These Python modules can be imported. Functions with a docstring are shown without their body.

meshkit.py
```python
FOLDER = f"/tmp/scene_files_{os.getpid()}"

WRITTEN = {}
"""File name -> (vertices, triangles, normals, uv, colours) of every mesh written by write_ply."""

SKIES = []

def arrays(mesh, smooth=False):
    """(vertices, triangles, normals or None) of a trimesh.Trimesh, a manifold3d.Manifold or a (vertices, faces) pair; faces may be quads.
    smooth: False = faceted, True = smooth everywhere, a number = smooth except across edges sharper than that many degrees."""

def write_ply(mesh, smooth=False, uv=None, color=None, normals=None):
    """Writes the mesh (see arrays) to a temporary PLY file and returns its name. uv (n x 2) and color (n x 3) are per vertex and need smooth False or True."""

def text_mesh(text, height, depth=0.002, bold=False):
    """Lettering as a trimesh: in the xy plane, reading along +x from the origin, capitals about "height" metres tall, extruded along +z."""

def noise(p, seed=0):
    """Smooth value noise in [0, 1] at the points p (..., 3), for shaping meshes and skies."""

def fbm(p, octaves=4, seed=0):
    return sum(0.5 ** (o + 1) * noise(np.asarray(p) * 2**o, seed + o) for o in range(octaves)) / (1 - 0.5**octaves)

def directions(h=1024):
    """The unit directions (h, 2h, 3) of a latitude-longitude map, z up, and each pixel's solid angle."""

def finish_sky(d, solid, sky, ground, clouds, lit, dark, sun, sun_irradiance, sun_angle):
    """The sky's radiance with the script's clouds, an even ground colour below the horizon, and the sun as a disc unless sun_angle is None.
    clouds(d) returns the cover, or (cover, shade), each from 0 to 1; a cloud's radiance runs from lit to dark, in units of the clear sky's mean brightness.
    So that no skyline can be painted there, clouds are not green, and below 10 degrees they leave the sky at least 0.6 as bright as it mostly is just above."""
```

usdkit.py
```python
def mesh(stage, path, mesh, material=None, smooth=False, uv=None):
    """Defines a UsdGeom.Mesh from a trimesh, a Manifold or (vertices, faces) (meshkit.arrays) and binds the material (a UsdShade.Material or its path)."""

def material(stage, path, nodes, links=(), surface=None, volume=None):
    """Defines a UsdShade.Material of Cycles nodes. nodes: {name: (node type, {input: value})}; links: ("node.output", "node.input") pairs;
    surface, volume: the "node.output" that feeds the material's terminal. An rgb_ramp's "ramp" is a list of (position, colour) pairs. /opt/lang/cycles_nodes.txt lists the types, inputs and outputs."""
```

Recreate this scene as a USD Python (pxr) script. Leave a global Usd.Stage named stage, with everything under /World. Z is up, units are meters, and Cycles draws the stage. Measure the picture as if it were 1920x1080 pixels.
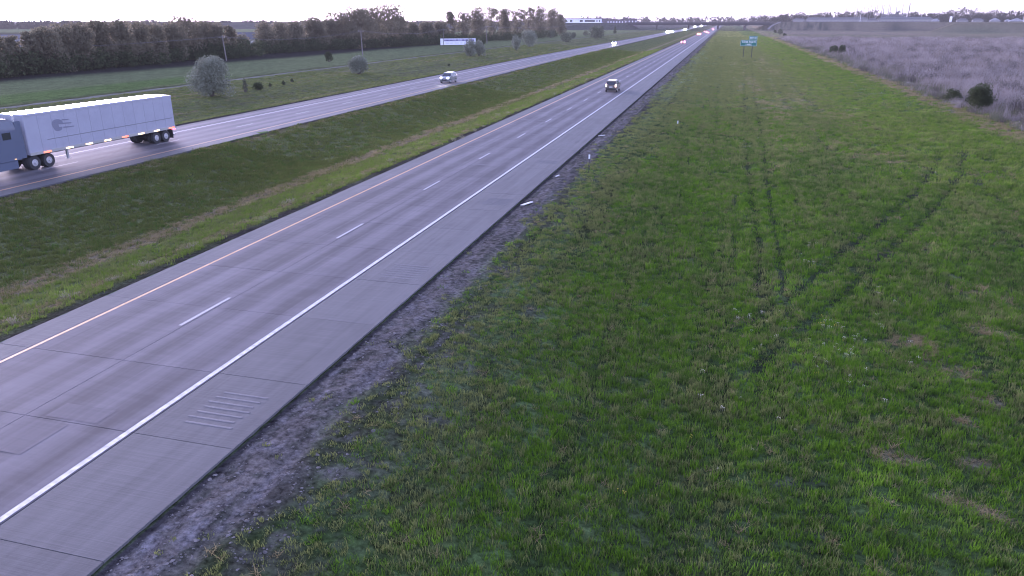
import math, sys
import numpy as np, trimesh
from shapely.geometry import Polygon, Point
from scipy.spatial import cKDTree
from pxr import Usd, UsdGeom, UsdLux, UsdShade, Gf, Sdf, Vt
import usdkit, meshkit

stage = Usd.Stage.CreateInMemory()
UsdGeom.SetStageUpAxis(stage, 'Z'); UsdGeom.SetStageMetersPerUnit(stage, 1.0)
UsdGeom.Xform.Define(stage, '/World'); UsdGeom.Scope.Define(stage, '/World/Looks')
RNG = np.random.default_rng(7)
V = np.array

# ---------------------------------------------------------------- camera
FPX, PITCH, YAW, CAMH, CAMX = 1393.6, .3453, .2667, 10.657, 14.908
FW = V([-math.sin(YAW)*math.cos(PITCH), math.cos(YAW)*math.cos(PITCH), -math.sin(PITCH)])
RT = V([math.cos(YAW), math.sin(YAW), 0.]); UPV = np.cross(RT, FW); EYE = V([CAMX, 0., CAMH])
cam = UsdGeom.Camera.Define(stage, '/World/camera')
M = Gf.Matrix4d(*RT, 0, *UPV, 0, *(-FW), 0, *EYE, 1)
cam.AddTransformOp().Set(M)
cam.CreateHorizontalApertureAttr(36.0); cam.CreateVerticalApertureAttr(36.0*9/16)
cam.CreateFocalLengthAttr(36.0*FPX/1920); cam.CreateClippingRangeAttr(Gf.Vec2f(.1, 30000))
cam.CreateFStopAttr(0.0)
cam.CreateExposureAttr(3.08)

# ---------------------------------------------------------------- sky and the last light of the sun
SUN_AZ, SUN_EL = math.radians(-52), math.radians(4.0)
SKY_STRENGTH, SUN_I, SUN_ANGLE = .11, .035, 14.0
sky_mat = usdkit.material(stage, '/World/Looks/sky_look', {
    's': ('sky_texture', {'sky_type': 'single_scattering', 'sun_disc': False, 'sun_elevation': SUN_EL, 'sun_rotation': SUN_AZ % (2*math.pi), 'altitude': 250., 'air_density': 1., 'aerosol_density': 1.2, 'ozone_density': 1.5}),
    'pale': ('hsv', {'saturation': .42}),
    'tint': ('mix_color', {'blend_type': 'multiply', 'fac': 1.0, 'b': (.86, .865, 1.50), 'use_clamp': False}),
    'bg': ('background_shader', {'strength': SKY_STRENGTH})},
    [('s.color', 'pale.color'), ('pale.color', 'tint.a'), ('tint.result', 'bg.color')], surface='bg.background')
dome = UsdLux.DomeLight.Define(stage, '/World/sky')
dome.CreateIntensityAttr(1.0)
UsdShade.MaterialBindingAPI.Apply(dome.GetPrim()).Bind(sky_mat)
dome.GetPrim().SetCustomDataByKey('kind', 'structure')
sun = UsdLux.DistantLight.Define(stage, '/World/sun')
sun.CreateIntensityAttr(SUN_I); sun.CreateAngleAttr(SUN_ANGLE); sun.CreateNormalizeAttr(True)
sun.CreateColorAttr(Gf.Vec3f(1.0, .80, .62))
sd = V([math.sin(SUN_AZ)*math.cos(SUN_EL), math.cos(SUN_AZ)*math.cos(SUN_EL), math.sin(SUN_EL)])
xa = np.cross([0, 0, 1.], sd); xa /= np.linalg.norm(xa); ya = np.cross(sd, xa)
sun.AddTransformOp().Set(Gf.Matrix4d(*xa, 0, *ya, 0, *sd, 0, 0, 0, 50, 1))

# ---------------------------------------------------------------- helpers
USED = {}
def free(parent, name):
    key = (parent, name); n = USED.get(key, -1) + 1; USED[key] = n
    return f'{parent}/{name}' if n == 0 else f'{parent}/{name}_{n:03d}'
def ppath(parent): return '/World' if parent is None else str(parent.GetPath())
def tag(p, label=None, cat=None, group=None, kind=None):
    for k, v in (('label', label), ('category', cat), ('group', group), ('kind', kind)):
        if v: p.SetCustomDataByKey(k, v)
    return p
def obj(name, mesh, mat, parent=None, smooth=False, label=None):
    if isinstance(mesh, list): mesh = trimesh.util.concatenate(mesh)
    m = usdkit.mesh(stage, free(ppath(parent), name), mesh, mat, smooth=smooth).GetPrim()
    return tag(m, label)
def thing(name, label=None, cat=None, loc=(0, 0, 0), rot=0., group=None, kind=None):
    x = UsdGeom.Xform.Define(stage, free('/World', name))
    x.AddTranslateOp().Set(Gf.Vec3d(*map(float, loc))); x.AddRotateZOp().Set(float(math.degrees(rot)))
    return tag(x.GetPrim(), label, cat, group, kind)
def copy_of(src, name, label, cat, loc, rot, scale=1.0, group=None):
    x = UsdGeom.Xform.Define(stage, free('/World', name))
    x.AddTranslateOp().Set(Gf.Vec3d(*map(float, loc))); x.AddRotateZOp().Set(float(math.degrees(rot)))
    x.AddScaleOp().Set(Gf.Vec3f(*([scale]*3 if np.ndim(scale) == 0 else scale)))
    p = x.GetPrim(); p.GetReferences().AddInternalReference(src); p.SetInstanceable(True)
    return tag(p, label, cat, group)
def box(x0, x1, y0, y1, z0, z1):
    b = trimesh.creation.box([x1-x0, y1-y0, z1-z0]); b.apply_translation([(x0+x1)/2, (y0+y1)/2, (z0+z1)/2]); return b
def cyl(a, b, r, n=12, r2=None):
    a, b = V(a, float), V(b, float); d = b-a; L = np.linalg.norm(d); d /= L
    s = np.cross(d, [0, 0, 1.] if abs(d[2]) < .9 else [1., 0, 0]); s /= np.linalg.norm(s); t = np.cross(d, s)
    an = np.arange(n)*2*np.pi/n; ring = np.cos(an)[:, None]*s + np.sin(an)[:, None]*t
    v = np.vstack([a+ring*r, b+ring*(r if r2 is None else r2), a[None], b[None]]); i = np.arange(n); j = (i+1) % n
    f = np.vstack([np.c_[i, j, j+n], np.c_[i, j+n, i+n], np.c_[j, i, i*0+2*n], np.c_[i+n, j+n, i*0+2*n+1]])
    return trimesh.Trimesh(v, f, process=False)
def prism_x(poly, x0, x1):
    """polygon given in (y, z), extruded along x"""
    m = trimesh.creation.extrude_polygon(poly, x1-x0, engine='earcut')
    v = m.vertices; m.vertices = np.c_[v[:, 2]+x0, v[:, 0], v[:, 1]]; m.fix_normals(); return m
def strip(xs0, xs1, ys, z):
    """flat ribbon between two x curves over y"""
    n = len(ys); v = np.vstack([np.c_[xs0, ys, np.full(n, z)], np.c_[xs1, ys, np.full(n, z)]]); i = np.arange(n-1)
    return trimesh.Trimesh(v, np.vstack([np.c_[i, i+n, i+n+1], np.c_[i, i+n+1, i+1]]), process=False)
def bevel_box(x0, x1, y0, y1, z0, z1, c):
    """box whose top and vertical edges are chamfered by c"""
    def ring(ix, z): return [(x0+ix[0], y0, z), (x1-ix[0], y0, z), (x1, y0+ix[0], z), (x1, y1-ix[0], z), (x1-ix[0], y1, z), (x0+ix[0], y1, z), (x0, y1-ix[0], z), (x0, y0+ix[0], z)]
    a = ring((c,), z0); b = ring((c,), z1-c)
    t = [(min(max(p[0], x0+c), x1-c), min(max(p[1], y0+c), y1-c), z1) for p in ring((c,), z1)]
    return trimesh.convex.convex_hull(V(a+b+t))

def pix(px, py, z=0.):
    d = FW + RT*(px-960)/FPX - UPV*(py-540)/FPX
    return EYE + d*((z-CAMH)/d[2])
def sstep(a, b, x): t = np.clip((x-a)/(b-a), 0, 1); return t*t*(3-2*t)

# ---------------------------------------------------------------- materials
PR = dict
def simple(name, color, rough=.6, metal=0., var=0., scale=3., emit=None, es=0., spec=.5, coat=0.):
    n = {'p': ('principled_bsdf', {'base_color': color, 'roughness': rough, 'metallic': metal, 'specular_ior_level': spec, 'coat_weight': coat})}
    l = []
    if emit is not None: n['p'][1].update(emission_color=emit, emission_strength=es)
    if var:
        c = V(color)
        n['t'] = ('texture_coordinate', {}); n['n'] = ('noise_texture', {'scale': scale, 'detail': 5., 'roughness': .65})
        n['r'] = ('rgb_ramp', {'ramp': [(.3, tuple(c*(1-var))), (.7, tuple(np.minimum(c*(1+var), .95)))]})
        l = [('t.object', 'n.vector'), ('n.fac', 'r.fac'), ('r.color', 'p.base_color')]
    return usdkit.material(stage, f'/World/Looks/{name}', n, l, surface='p.BSDF')
def leafy(name, dark, light, scale=.5, trans=.3, rough=.7, spec=.06):
    return usdkit.material(stage, f'/World/Looks/{name}', {
        'g': ('geometry', {}), 'n': ('noise_texture', {'scale': scale, 'detail': 3.}),
        'a': ('math', {'math_type': 'multiply_add', 'value2': .55, 'value3': -.275}),
        'b': ('math', {'math_type': 'add'}),
        'r': ('rgb_ramp', {'ramp': [(.25, dark), (.75, light)]}),
        'd': ('principled_bsdf', {'roughness': rough, 'specular_ior_level': spec}), 't': ('translucent_bsdf', {}), 'm': ('mix_closure', {'fac': trans})},
        [('g.position', 'n.vector'), ('g.random_per_island', 'a.value1'), ('n.fac', 'b.value1'), ('a.value', 'b.value2'), ('b.value', 'r.fac'),
         ('r.color', 'd.base_color'), ('r.color', 't.color'), ('d.BSDF', 'm.closure1'), ('t.BSDF', 'm.closure2')], surface='m.closure')

def concrete(name, dark, light, groove=0., wheel=None, rnd=.10, across=9., nscale=1.3, tine=.45):
    """Portland cement concrete: cloudy tone, fine speckle, tining lines across the road, oil-dark wheel tracks along it"""
    n = {'g': ('geometry', {}), 'o': ('object_info', {}), 'sep': ('separate_xyz', {}),
         'm1': ('mapping', {'scale': (1., .22, 1.)}), 'n1': ('noise_texture', {'scale': nscale, 'detail': 5., 'roughness': .6}),
         'n2': ('noise_texture', {'scale': 38., 'detail': 3., 'roughness': .8}),
         'm3': ('mapping', {'scale': (.35, across, 1.)}), 'n3': ('noise_texture', {'scale': 1., 'detail': 4., 'roughness': .75}),
         'a1': ('math', {'math_type': 'multiply_add', 'value2': .55, 'value3': 0.}), 'a2': ('math', {'math_type': 'multiply_add', 'value2': .42}),
         'a3': ('math', {'math_type': 'multiply_add', 'value2': tine}), 'm5': ('mapping', {'scale': (3.2, .045, 1.)}), 'n5': ('noise_texture', {'scale': 1., 'detail': 4., 'roughness': .7}), 'a5': ('math', {'math_type': 'multiply_add', 'value2': .7}), 'a6': ('math', {'math_type': 'add', 'value2': -.35-(tine-.45)*.5}), 'a4': ('math', {'math_type': 'multiply_add', 'value2': rnd}),
         'r': ('rgb_ramp', {'ramp': [(.35, dark), (1.05, light)]}),
         'bp': ('bump', {'strength': .35, 'distance': .01}),
         'p': ('principled_bsdf', {'roughness': .75, 'specular_ior_level': .18})}
    l = [('g.position', 'm1.vector'), ('m1.vector', 'n1.vector'), ('g.position', 'n2.vector'), ('g.position', 'm3.vector'), ('m3.vector', 'n3.vector'),
         ('n1.fac', 'a1.value1'), ('n2.fac', 'a2.value1'), ('a1.value', 'a2.value3'), ('n3.fac', 'a3.value1'), ('a2.value', 'a3.value3'), ('g.position', 'm5.vector'), ('m5.vector', 'n5.vector'), ('n5.fac', 'a5.value1'), ('a3.value', 'a5.value3'), ('a5.value', 'a6.value1'),
         ('o.random', 'a4.value1'), ('a6.value', 'a4.value3'), ('n3.fac', 'bp.height'), ('bp.normal', 'p.normal')]
    last = 'a4.value'
    if wheel is not None:
        # stain bands follow the tyres: |cos| of the offset from the lane's middle
        n.update({'wx': ('math', {'math_type': 'multiply_add', 'value2': wheel[1], 'value3': -wheel[0]*wheel[1]}),
                  'wc': ('math', {'math_type': 'cosine'}), 'ws': ('math', {'math_type': 'multiply_add', 'value2': wheel[2], 'value3': -wheel[2]}),
                  'wa': ('math', {'math_type': 'add'})})
        l += [('g.position', 'sep.vector'), ('sep.x', 'wx.value1'), ('wx.value', 'wc.value1'), ('wc.value', 'ws.value1'), ('ws.value', 'wa.value1'), (last, 'wa.value2')]
        last = 'wa.value'
    l += [(last, 'r.fac'), ('r.color', 'p.base_color')]
    return usdkit.material(stage, f'/World/Looks/{name}', n, l, surface='p.BSDF')

CON_LANE = concrete('lane_concrete', (0.044, 0.0413, 0.0456), (0.137, 0.129, 0.139), wheel=(-1.85, 2*math.pi/1.83, .17), across=3., rnd=.12)
CON_SHOULDER = concrete('shoulder_concrete', (0.0459, 0.0455, 0.0453), (0.118, 0.116, 0.116), across=26., rnd=.10, tine=.95)
CON_FAR = concrete('southbound_concrete', (0.0509, 0.0484, 0.0528), (0.138, 0.13, 0.14), wheel=(-32.5, 2*math.pi/1.83, .17), across=2.)
PATCH = concrete('patch_concrete', (0.0429, 0.0405, 0.045), (0.11, 0.103, 0.112))
WHITE_PAINT = simple('white_road_paint', (.40, .395, .40), .6, var=.45, scale=5.)
WORN_PAINT = simple('worn_lane_paint', (.26, .255, .255), .6, var=.3, scale=12.)
YELLOW_PAINT = simple('yellow_road_paint', (.42, .215, .06), .55, var=.22, scale=9.)
GROOVE = simple('groove_concrete', (.092, .09, .094), .75, var=.25, scale=14.)
RUBBER = simple('tyre_rubber', (.018, .018, .019), .8)
STEEL = simple('galvanised_steel', (.42, .43, .44), .4, .8, var=.2)
DARKSTEEL = simple('dark_steel', (.05, .05, .055), .5, .5)
ALU = simple('polished_aluminium', (.7, .7, .71), .25, .9)
GLASS = simple('dark_window_glass', (.012, .014, .018), .06, spec=.9)
BLACK = simple('black_plastic', (.02, .02, .021), .5)
WOOD = simple('weathered_pole_wood', (.16, .14, .13), .85, var=.3)
BARK = simple('tree_bark', (.075, .062, .055), .9, var=.35, scale=6.)
HEAD = simple('headlight_on', (.8, .8, .8), .2, emit=(1., .97, 1.), es=80.)
TAIL = simple('tail_light_on', (.5, .05, .05), .3, emit=(1., .70, .70), es=.5)
TAILR = simple('tail_light_red', (.5, .02, .03), .3, emit=(1., .07, .13), es=1.2)
AMBER = simple('amber_marker_on', (.7, .35, .1), .3, emit=(1., .66, .42), es=.42)
MRED = simple('red_marker_on', (.6, .05, .04), .3, emit=(1., .14, .09), es=.45)

# ---------------------------------------------------------------- terrain
def sbx(y): return -2.3*sstep(40, 260, y)          # the far carriageway drifts away a little
def noise2(x, y, s, seed=0, o=3): return meshkit.fbm(np.stack([np.asarray(x, float)*s, np.asarray(y, float)*s, np.zeros(np.shape(x))], -1), o, seed)
def ridge(x, y, x0, y0, x1, y1, top, crest, side):
    d = V([x1-x0, y1-y0]); L = np.hypot(*d); d = d/L
    u = (x-x0)*d[0]+(y-y0)*d[1]; w = np.abs(-(x-x0)*d[1]+(y-y0)*d[0])
    e = np.maximum(np.maximum(-u, u-L), 0)
    return np.maximum(0, top-np.maximum(0, w-crest)/side-e/2.2)
def height(x, y, detail=True):
    x, y = np.asarray(x, float), np.asarray(y, float)
    s = x-sbx(y)
    h = np.zeros(np.broadcast(x, y).shape)
    # right side: drop off the slab edge, ditch slope, flat verge, rise to the fence line
    r = np.where(x > 0, -.07-.95*sstep(3.3, 15, x)+.25*sstep(26, 45, x)-.25*sstep(47, 60, x), 0)
    # median swale
    t = np.clip((x+8.8)/(-29.3+8.8+sbx(y)), 0, 1)
    m = np.where((x < -8.8) & (s > -29.3), -.08-1.25*np.sin(np.pi*t)**1.3, 0)
    # far side: shoulder slope, ditch and back up
    l = np.where(s < -41, -.08-1.1*sstep(-41, -50, s)+.75*sstep(-52, -62, s)-.45*np.exp(-((s+81)/1.8)**2)+.25*np.exp(-((s+76)/3.)**2), 0)
    h = r+m+l
    road = ((x > -8.75) & (x < 3.28)) | ((s < -29.35) & (s > -40.95))
    h = np.where(road, -.27, h)
    h = h+np.maximum(ridge(x, y, -112, 1045, -700, 1000, 8.2, 7, .34), ridge(x, y, 70, 1078, 900, 1160, 10.2, 7, .34))
    md = ridge(x, y, 245, 915, 350, 935, 9.0, 4, .20); h = np.where(md > 0, np.maximum(h, md-.5), h)
    h = h+np.where((np.hypot(x, y) > 1200) & (x > 60), 3.*sstep(1150, 1400, np.hypot(x, y)), 0)
    if detail:
        g = np.where(road, 0, 1)*np.where(np.hypot(x-15, y) < 260, 1, 0)
        h = h+g*((noise2(x, y, .55, 3)-.5)*.12*sstep(4.5, 8, np.abs(x+2.75)-2.75)+(noise2(x, y, 2.2, 5)-.5)*.05+(noise2(x, y, 5.5, 8, 2)-.5)*.035)
        h = h-g*np.where((x > 3.3), .055*track_mask(x, y), 0)
        # ruts along the gravel edge
        h = h-g*np.where((x > 3.3) & (x < 7), .035*np.maximum(0, np.sin((x-3.4)*5.2+1.5*(noise2(x*.3, y, .22, 11)-.5)))*sstep(3.4, 3.9, x)*sstep(6.8, 5.2, x), 0)
    return h
def pixg(px, py):
    d = FW + RT*(px-960)/FPX - UPV*(py-540)/FPX
    t = np.geomspace(6, 6000, 1500); R_ = EYE+d*t[:, None]
    i = int(np.argmax(R_[:, 2] < height(R_[:, 0], R_[:, 1], False)))
    lo, hi = t[max(i-1, 0)], t[i]
    for _ in range(30):
        m = (lo+hi)/2; q = EYE+d*m
        lo, hi = (lo, m) if q[2] < float(height(q[0], q[1], False)) else (m, hi)
    return EYE+d*hi
def gz(x, y): return float(height(V([x]), V([y]))[0])

# wheel ruts left by mowers, traced on the ground
def line_on_ground(pts, step=.15):
    P = V([pixg(*p)[:2] for p in pts]); out = []
    for a, b in zip(P[:-1], P[1:]):
        n = max(2, int(np.hypot(*(b-a))/step)); out.append(a+(b-a)*np.linspace(0, 1, n, endpoint=False)[:, None])
    return np.vstack(out)
_flat = height
_trees = None
TRACKS = [([(1400, 116), (1397, 130), (1396, 190), (1397, 230), (1399, 290), (1410, 380), (1420, 460), (1424, 560)], .17, .8),
          ([(1409, 116), (1410, 130), (1416, 190), (1424, 240), (1432, 280), (1438, 350), (1451, 430), (1466, 520), (1480, 605)], .19, 1.),
          ([(1375, 290), (1378, 380), (1376, 450), (1374, 520)], .13, .5),
          ([(1758, 285), (1755, 310), (1715, 365), (1640, 430), (1560, 490), (1480, 560), (1400, 605), (1368, 625)], .26, 1.),
          ([(1806, 285), (1800, 330), (1755, 390), (1690, 450), (1590, 545), (1500, 620), (1430, 680), (1400, 705)], .26, .9),
          ([(1440, 150), (1480, 200), (1530, 255), (1560, 290)], .2, .7), ([(1475, 150), (1520, 195), (1560, 235), (1610, 265)], .2, .7),
          ([(1560, 140), (1640, 180), (1720, 220)], .2, .5), ([(1800, 310), (1850, 360), (1905, 400)], .3, .45), ([(1770, 590), (1830, 680), (1880, 760)], .4, .4),
          ([(1235, 236), (1290, 248), (1345, 254), (1390, 262)], .8, .75), ([(1388, 113.5), (1430, 113.5), (1472, 113)], 1.6, .9)]
TRACKS += [([(1352, 140), (1346, 190), (1340, 260), (1338, 330)], .2, .4), ([(1372, 140), (1370, 200), (1372, 290)], .2, .4), ([(1500, 130), (1580, 180), (1680, 240)], .25, .45), ([(1600, 150), (1700, 200), (1790, 250)], .25, .4), ([(1450, 420), (1445, 520), (1440, 600)], .2, .3)]
TK = []
for pts, w, a in TRACKS:
    P = line_on_ground(pts); TK.append((cKDTree(P), w, a))
def track_mask(x, y):
    q = np.stack(np.broadcast_arrays(x, y), -1); sh = q.shape[:-1]; q = q.reshape(-1, 2); out = np.zeros(len(q))
    near = (q[:, 0] > 3) & (q[:, 0] < 70) & (q[:, 1] < 260) & (q[:, 1] > 10)
    if near.any():
        qq = q[near]; o = np.zeros(len(qq))
        wob = .10*(noise2(qq[:, 0], qq[:, 1], .8, 21)-.5)
        for t, w, a in TK:
            d, _ = t.query(qq, distance_upper_bound=2.); d = np.where(np.isfinite(d), d, 9)
            o = np.maximum(o, a*np.exp(-(np.maximum(0, d+wob)/(1.1*w))**2))
        out[near] = o
    return out.reshape(sh)

# bare and dry spots: (px, py, half width m across, half depth m along, weight)
def spots(lst):
    return [(pixg(a, b)[:2], c, d, w) for a, b, c, d, w in lst]
BARE = spots([(1545, 955, .32, .5, .8), (1535, 1015, .3, .5, .9), (1500, 832, .5, .35, .8), (1468, 905, .4, .35, .8), (1497, 690, .3, .5, .6), (1483, 628, .35, .5, .7), (1530, 905, .3, .3, .7),
              (1410, 280, .9, 1., .6), (640, 890, .7, .35, .9), (700, 870, .5, .3, .8), (820, 790, .7, .3, .8), (805, 745, .5, .3, .6), (740, 760, .6, .4, .6), (930, 545, .8, .8, .6), (985, 580, .9, .7, .7),
              (880, 690, .8, .4, .6), (700, 930, .6, .3, .6), (560, 940, .7, .4, .7), (1000, 640, .9, .8, .4), (1070, 330, .9, 2., .6), (1110, 300, .8, 2.5, .4), (940, 860, .8, .3, .3), (1180, 325, .6, 1., .4)])
DRY = spots([(1640, 290, 1.9, 1.3, 1.), (1690, 305, 1.3, .9, .8), (1730, 318, 1., .8, .7), (1600, 280, 1.2, .9, .6), (1710, 640, 1.0, .8, .8), (1760, 690, 1.2, 1., .5), (1840, 750, .7, .45, .8), (1790, 945, .6, .4, .8), (1830, 870, .6, .4, .8),
             (1680, 860, .6, .45, .7), (1860, 965, .6, .4, .7), (1800, 790, .6, .4, .7), (1680, 410, 1., .9, .5), (1730, 440, 1.2, 1., .4), (1850, 620, .9, .9, .6), (1820, 540, 1., 1., .5), (1390, 600, .5, .5, .5),
             (1640, 470, 1., .9, .4), (1880, 560, 1.2, 1.2, .5), (1420, 165, 1.2, 12., .7), (1500, 185, 2., 12., .6), (1570, 215, 2.2, 9., .6), (1610, 235, 2., 6., .5), (1450, 135, 2., 16., .6), (1850, 330, 2., 2.5, .4), (1900, 400, 1.6, 2., .4)])
def spot_mask(lst, x, y):
    o = np.zeros(np.broadcast(x, y).shape); wx = (noise2(x, y, .9, 31)-.5)*1.3
    for c, a, b, w in lst:
        r = np.sqrt(((x-c[0])/a)**2+((y-c[1])/b)**2)+wx
        o = np.maximum(o, w*sstep(1.25, .35, r))
    return o
C = lambda *a: V(a, float)
LUSH, MID, DULL, OLIVE = C(.095, .155, .05), C(.10, .135, .06), C(.145, .162, .08), C(.108, .118, .05)
STRAW, DIRT, GRAVEL, SOIL, PALE = C(.19, .155, .11), C(.11, .102, .105), C(.085, .08, .082), C(.038, .04, .032), C(.21, .20, .21)
def lerp(c, d, t): return c+(d-c)*np.asarray(t)[..., None]
def fields(x, y):
    """what covers the ground: bare, dry, tall (grass height factor), and the bare ground's own colour"""
    x, y = np.asarray(x, float), np.asarray(y, float); s = x-sbx(y)
    n1, n2, n3 = noise2(x, y, .10, 41), noise2(x, y, .45, 43), noise2(x, y, 1.6, 47)
    st = noise2(x*2.4, y*.07, .5, 91)*.6+noise2(x*6., y*.15, .5, 92)*.4
    tk = .8*track_mask(x, y)*(.55+.45*sstep(.35, .6, noise2(x, y, .35, 93))); bare = spot_mask(BARE, x, y)*.8*sstep(.30, .58, n3*.7+n2*.3); dry = spot_mask(DRY, x, y)
    R = x > 3.3
    wob = (n2-.5)*1.8+(noise2(x, y, .06, 53)-.5)*1.5
    edge = x-3.3+wob*np.where(R, 1, 0)
    bare = np.where(R, np.maximum(bare, np.maximum(sstep(2.7, 1.5, edge), .8*sstep(6.4, 1.8, edge)*sstep(.44, .64, noise2(x, y, 3.2, 46)*.6+n2*.4))), bare)
    bare = np.where(R, np.maximum(bare, .35*tk*sstep(.5, .75, n2*.6+n3*.4)), bare)
    dry = np.where(R, np.maximum(dry, .75*sstep(.52, .68, st*.75+n2*.25)*sstep(16, 19, x)*sstep(31, 27, x)*sstep(66, 95, y)*sstep(330, 240, y)), dry)
    dry = np.where(R, np.maximum(dry, .85*sstep(43.2, 45.2, x+(n2-.5)*4)*sstep(.3, .55, n3*.5+n2*.5)), dry)
    thin = np.where(R, sstep(8.5, 3.0, edge), 0)
    # median
    ml = (x < -8.8) & (s > -29.3); e2 = -8.8-x; e3 = s+29.3
    w2 = (n2-.5)*.7+(noise2(x, y, .15, 54)-.5)*.6
    bare = np.where(ml, np.maximum(sstep(1.2, .7, e2+w2*.5), .8*sstep(.5, .2, e3)), bare)
    dry = np.where(ml, np.maximum.reduce([.95*sstep(.9, 0, np.abs(e2-7.2-w2*1.2)-.75)*sstep(.25, .5, n1*.5+n3*.5+.05), .55*sstep(.6, 0, np.abs(e2-2.1-w2)-.2)*sstep(.3, .6, n2*.5+n3*.5+.05), .35*sstep(.5, .0, np.abs(e3-.8)-.3)]), dry)
    ll = s < -41
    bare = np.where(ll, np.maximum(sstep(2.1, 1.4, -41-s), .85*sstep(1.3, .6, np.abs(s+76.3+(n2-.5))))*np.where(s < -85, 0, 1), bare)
    dry = np.where(ll, np.maximum(dry, .5*sstep(.55, .8, noise2(x*3., y*.15, .25, 57))*sstep(-74, -70, s)), dry)
    return dict(st=st, n1=n1, n2=n2, n3=n3, tk=tk, bare=np.clip(bare, 0, 1), dry=np.clip(dry, 0, 1), thin=thin, ml=ml, ll=ll, R=R, s=s, e2=e2, e3=e3, edge=edge)
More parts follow.
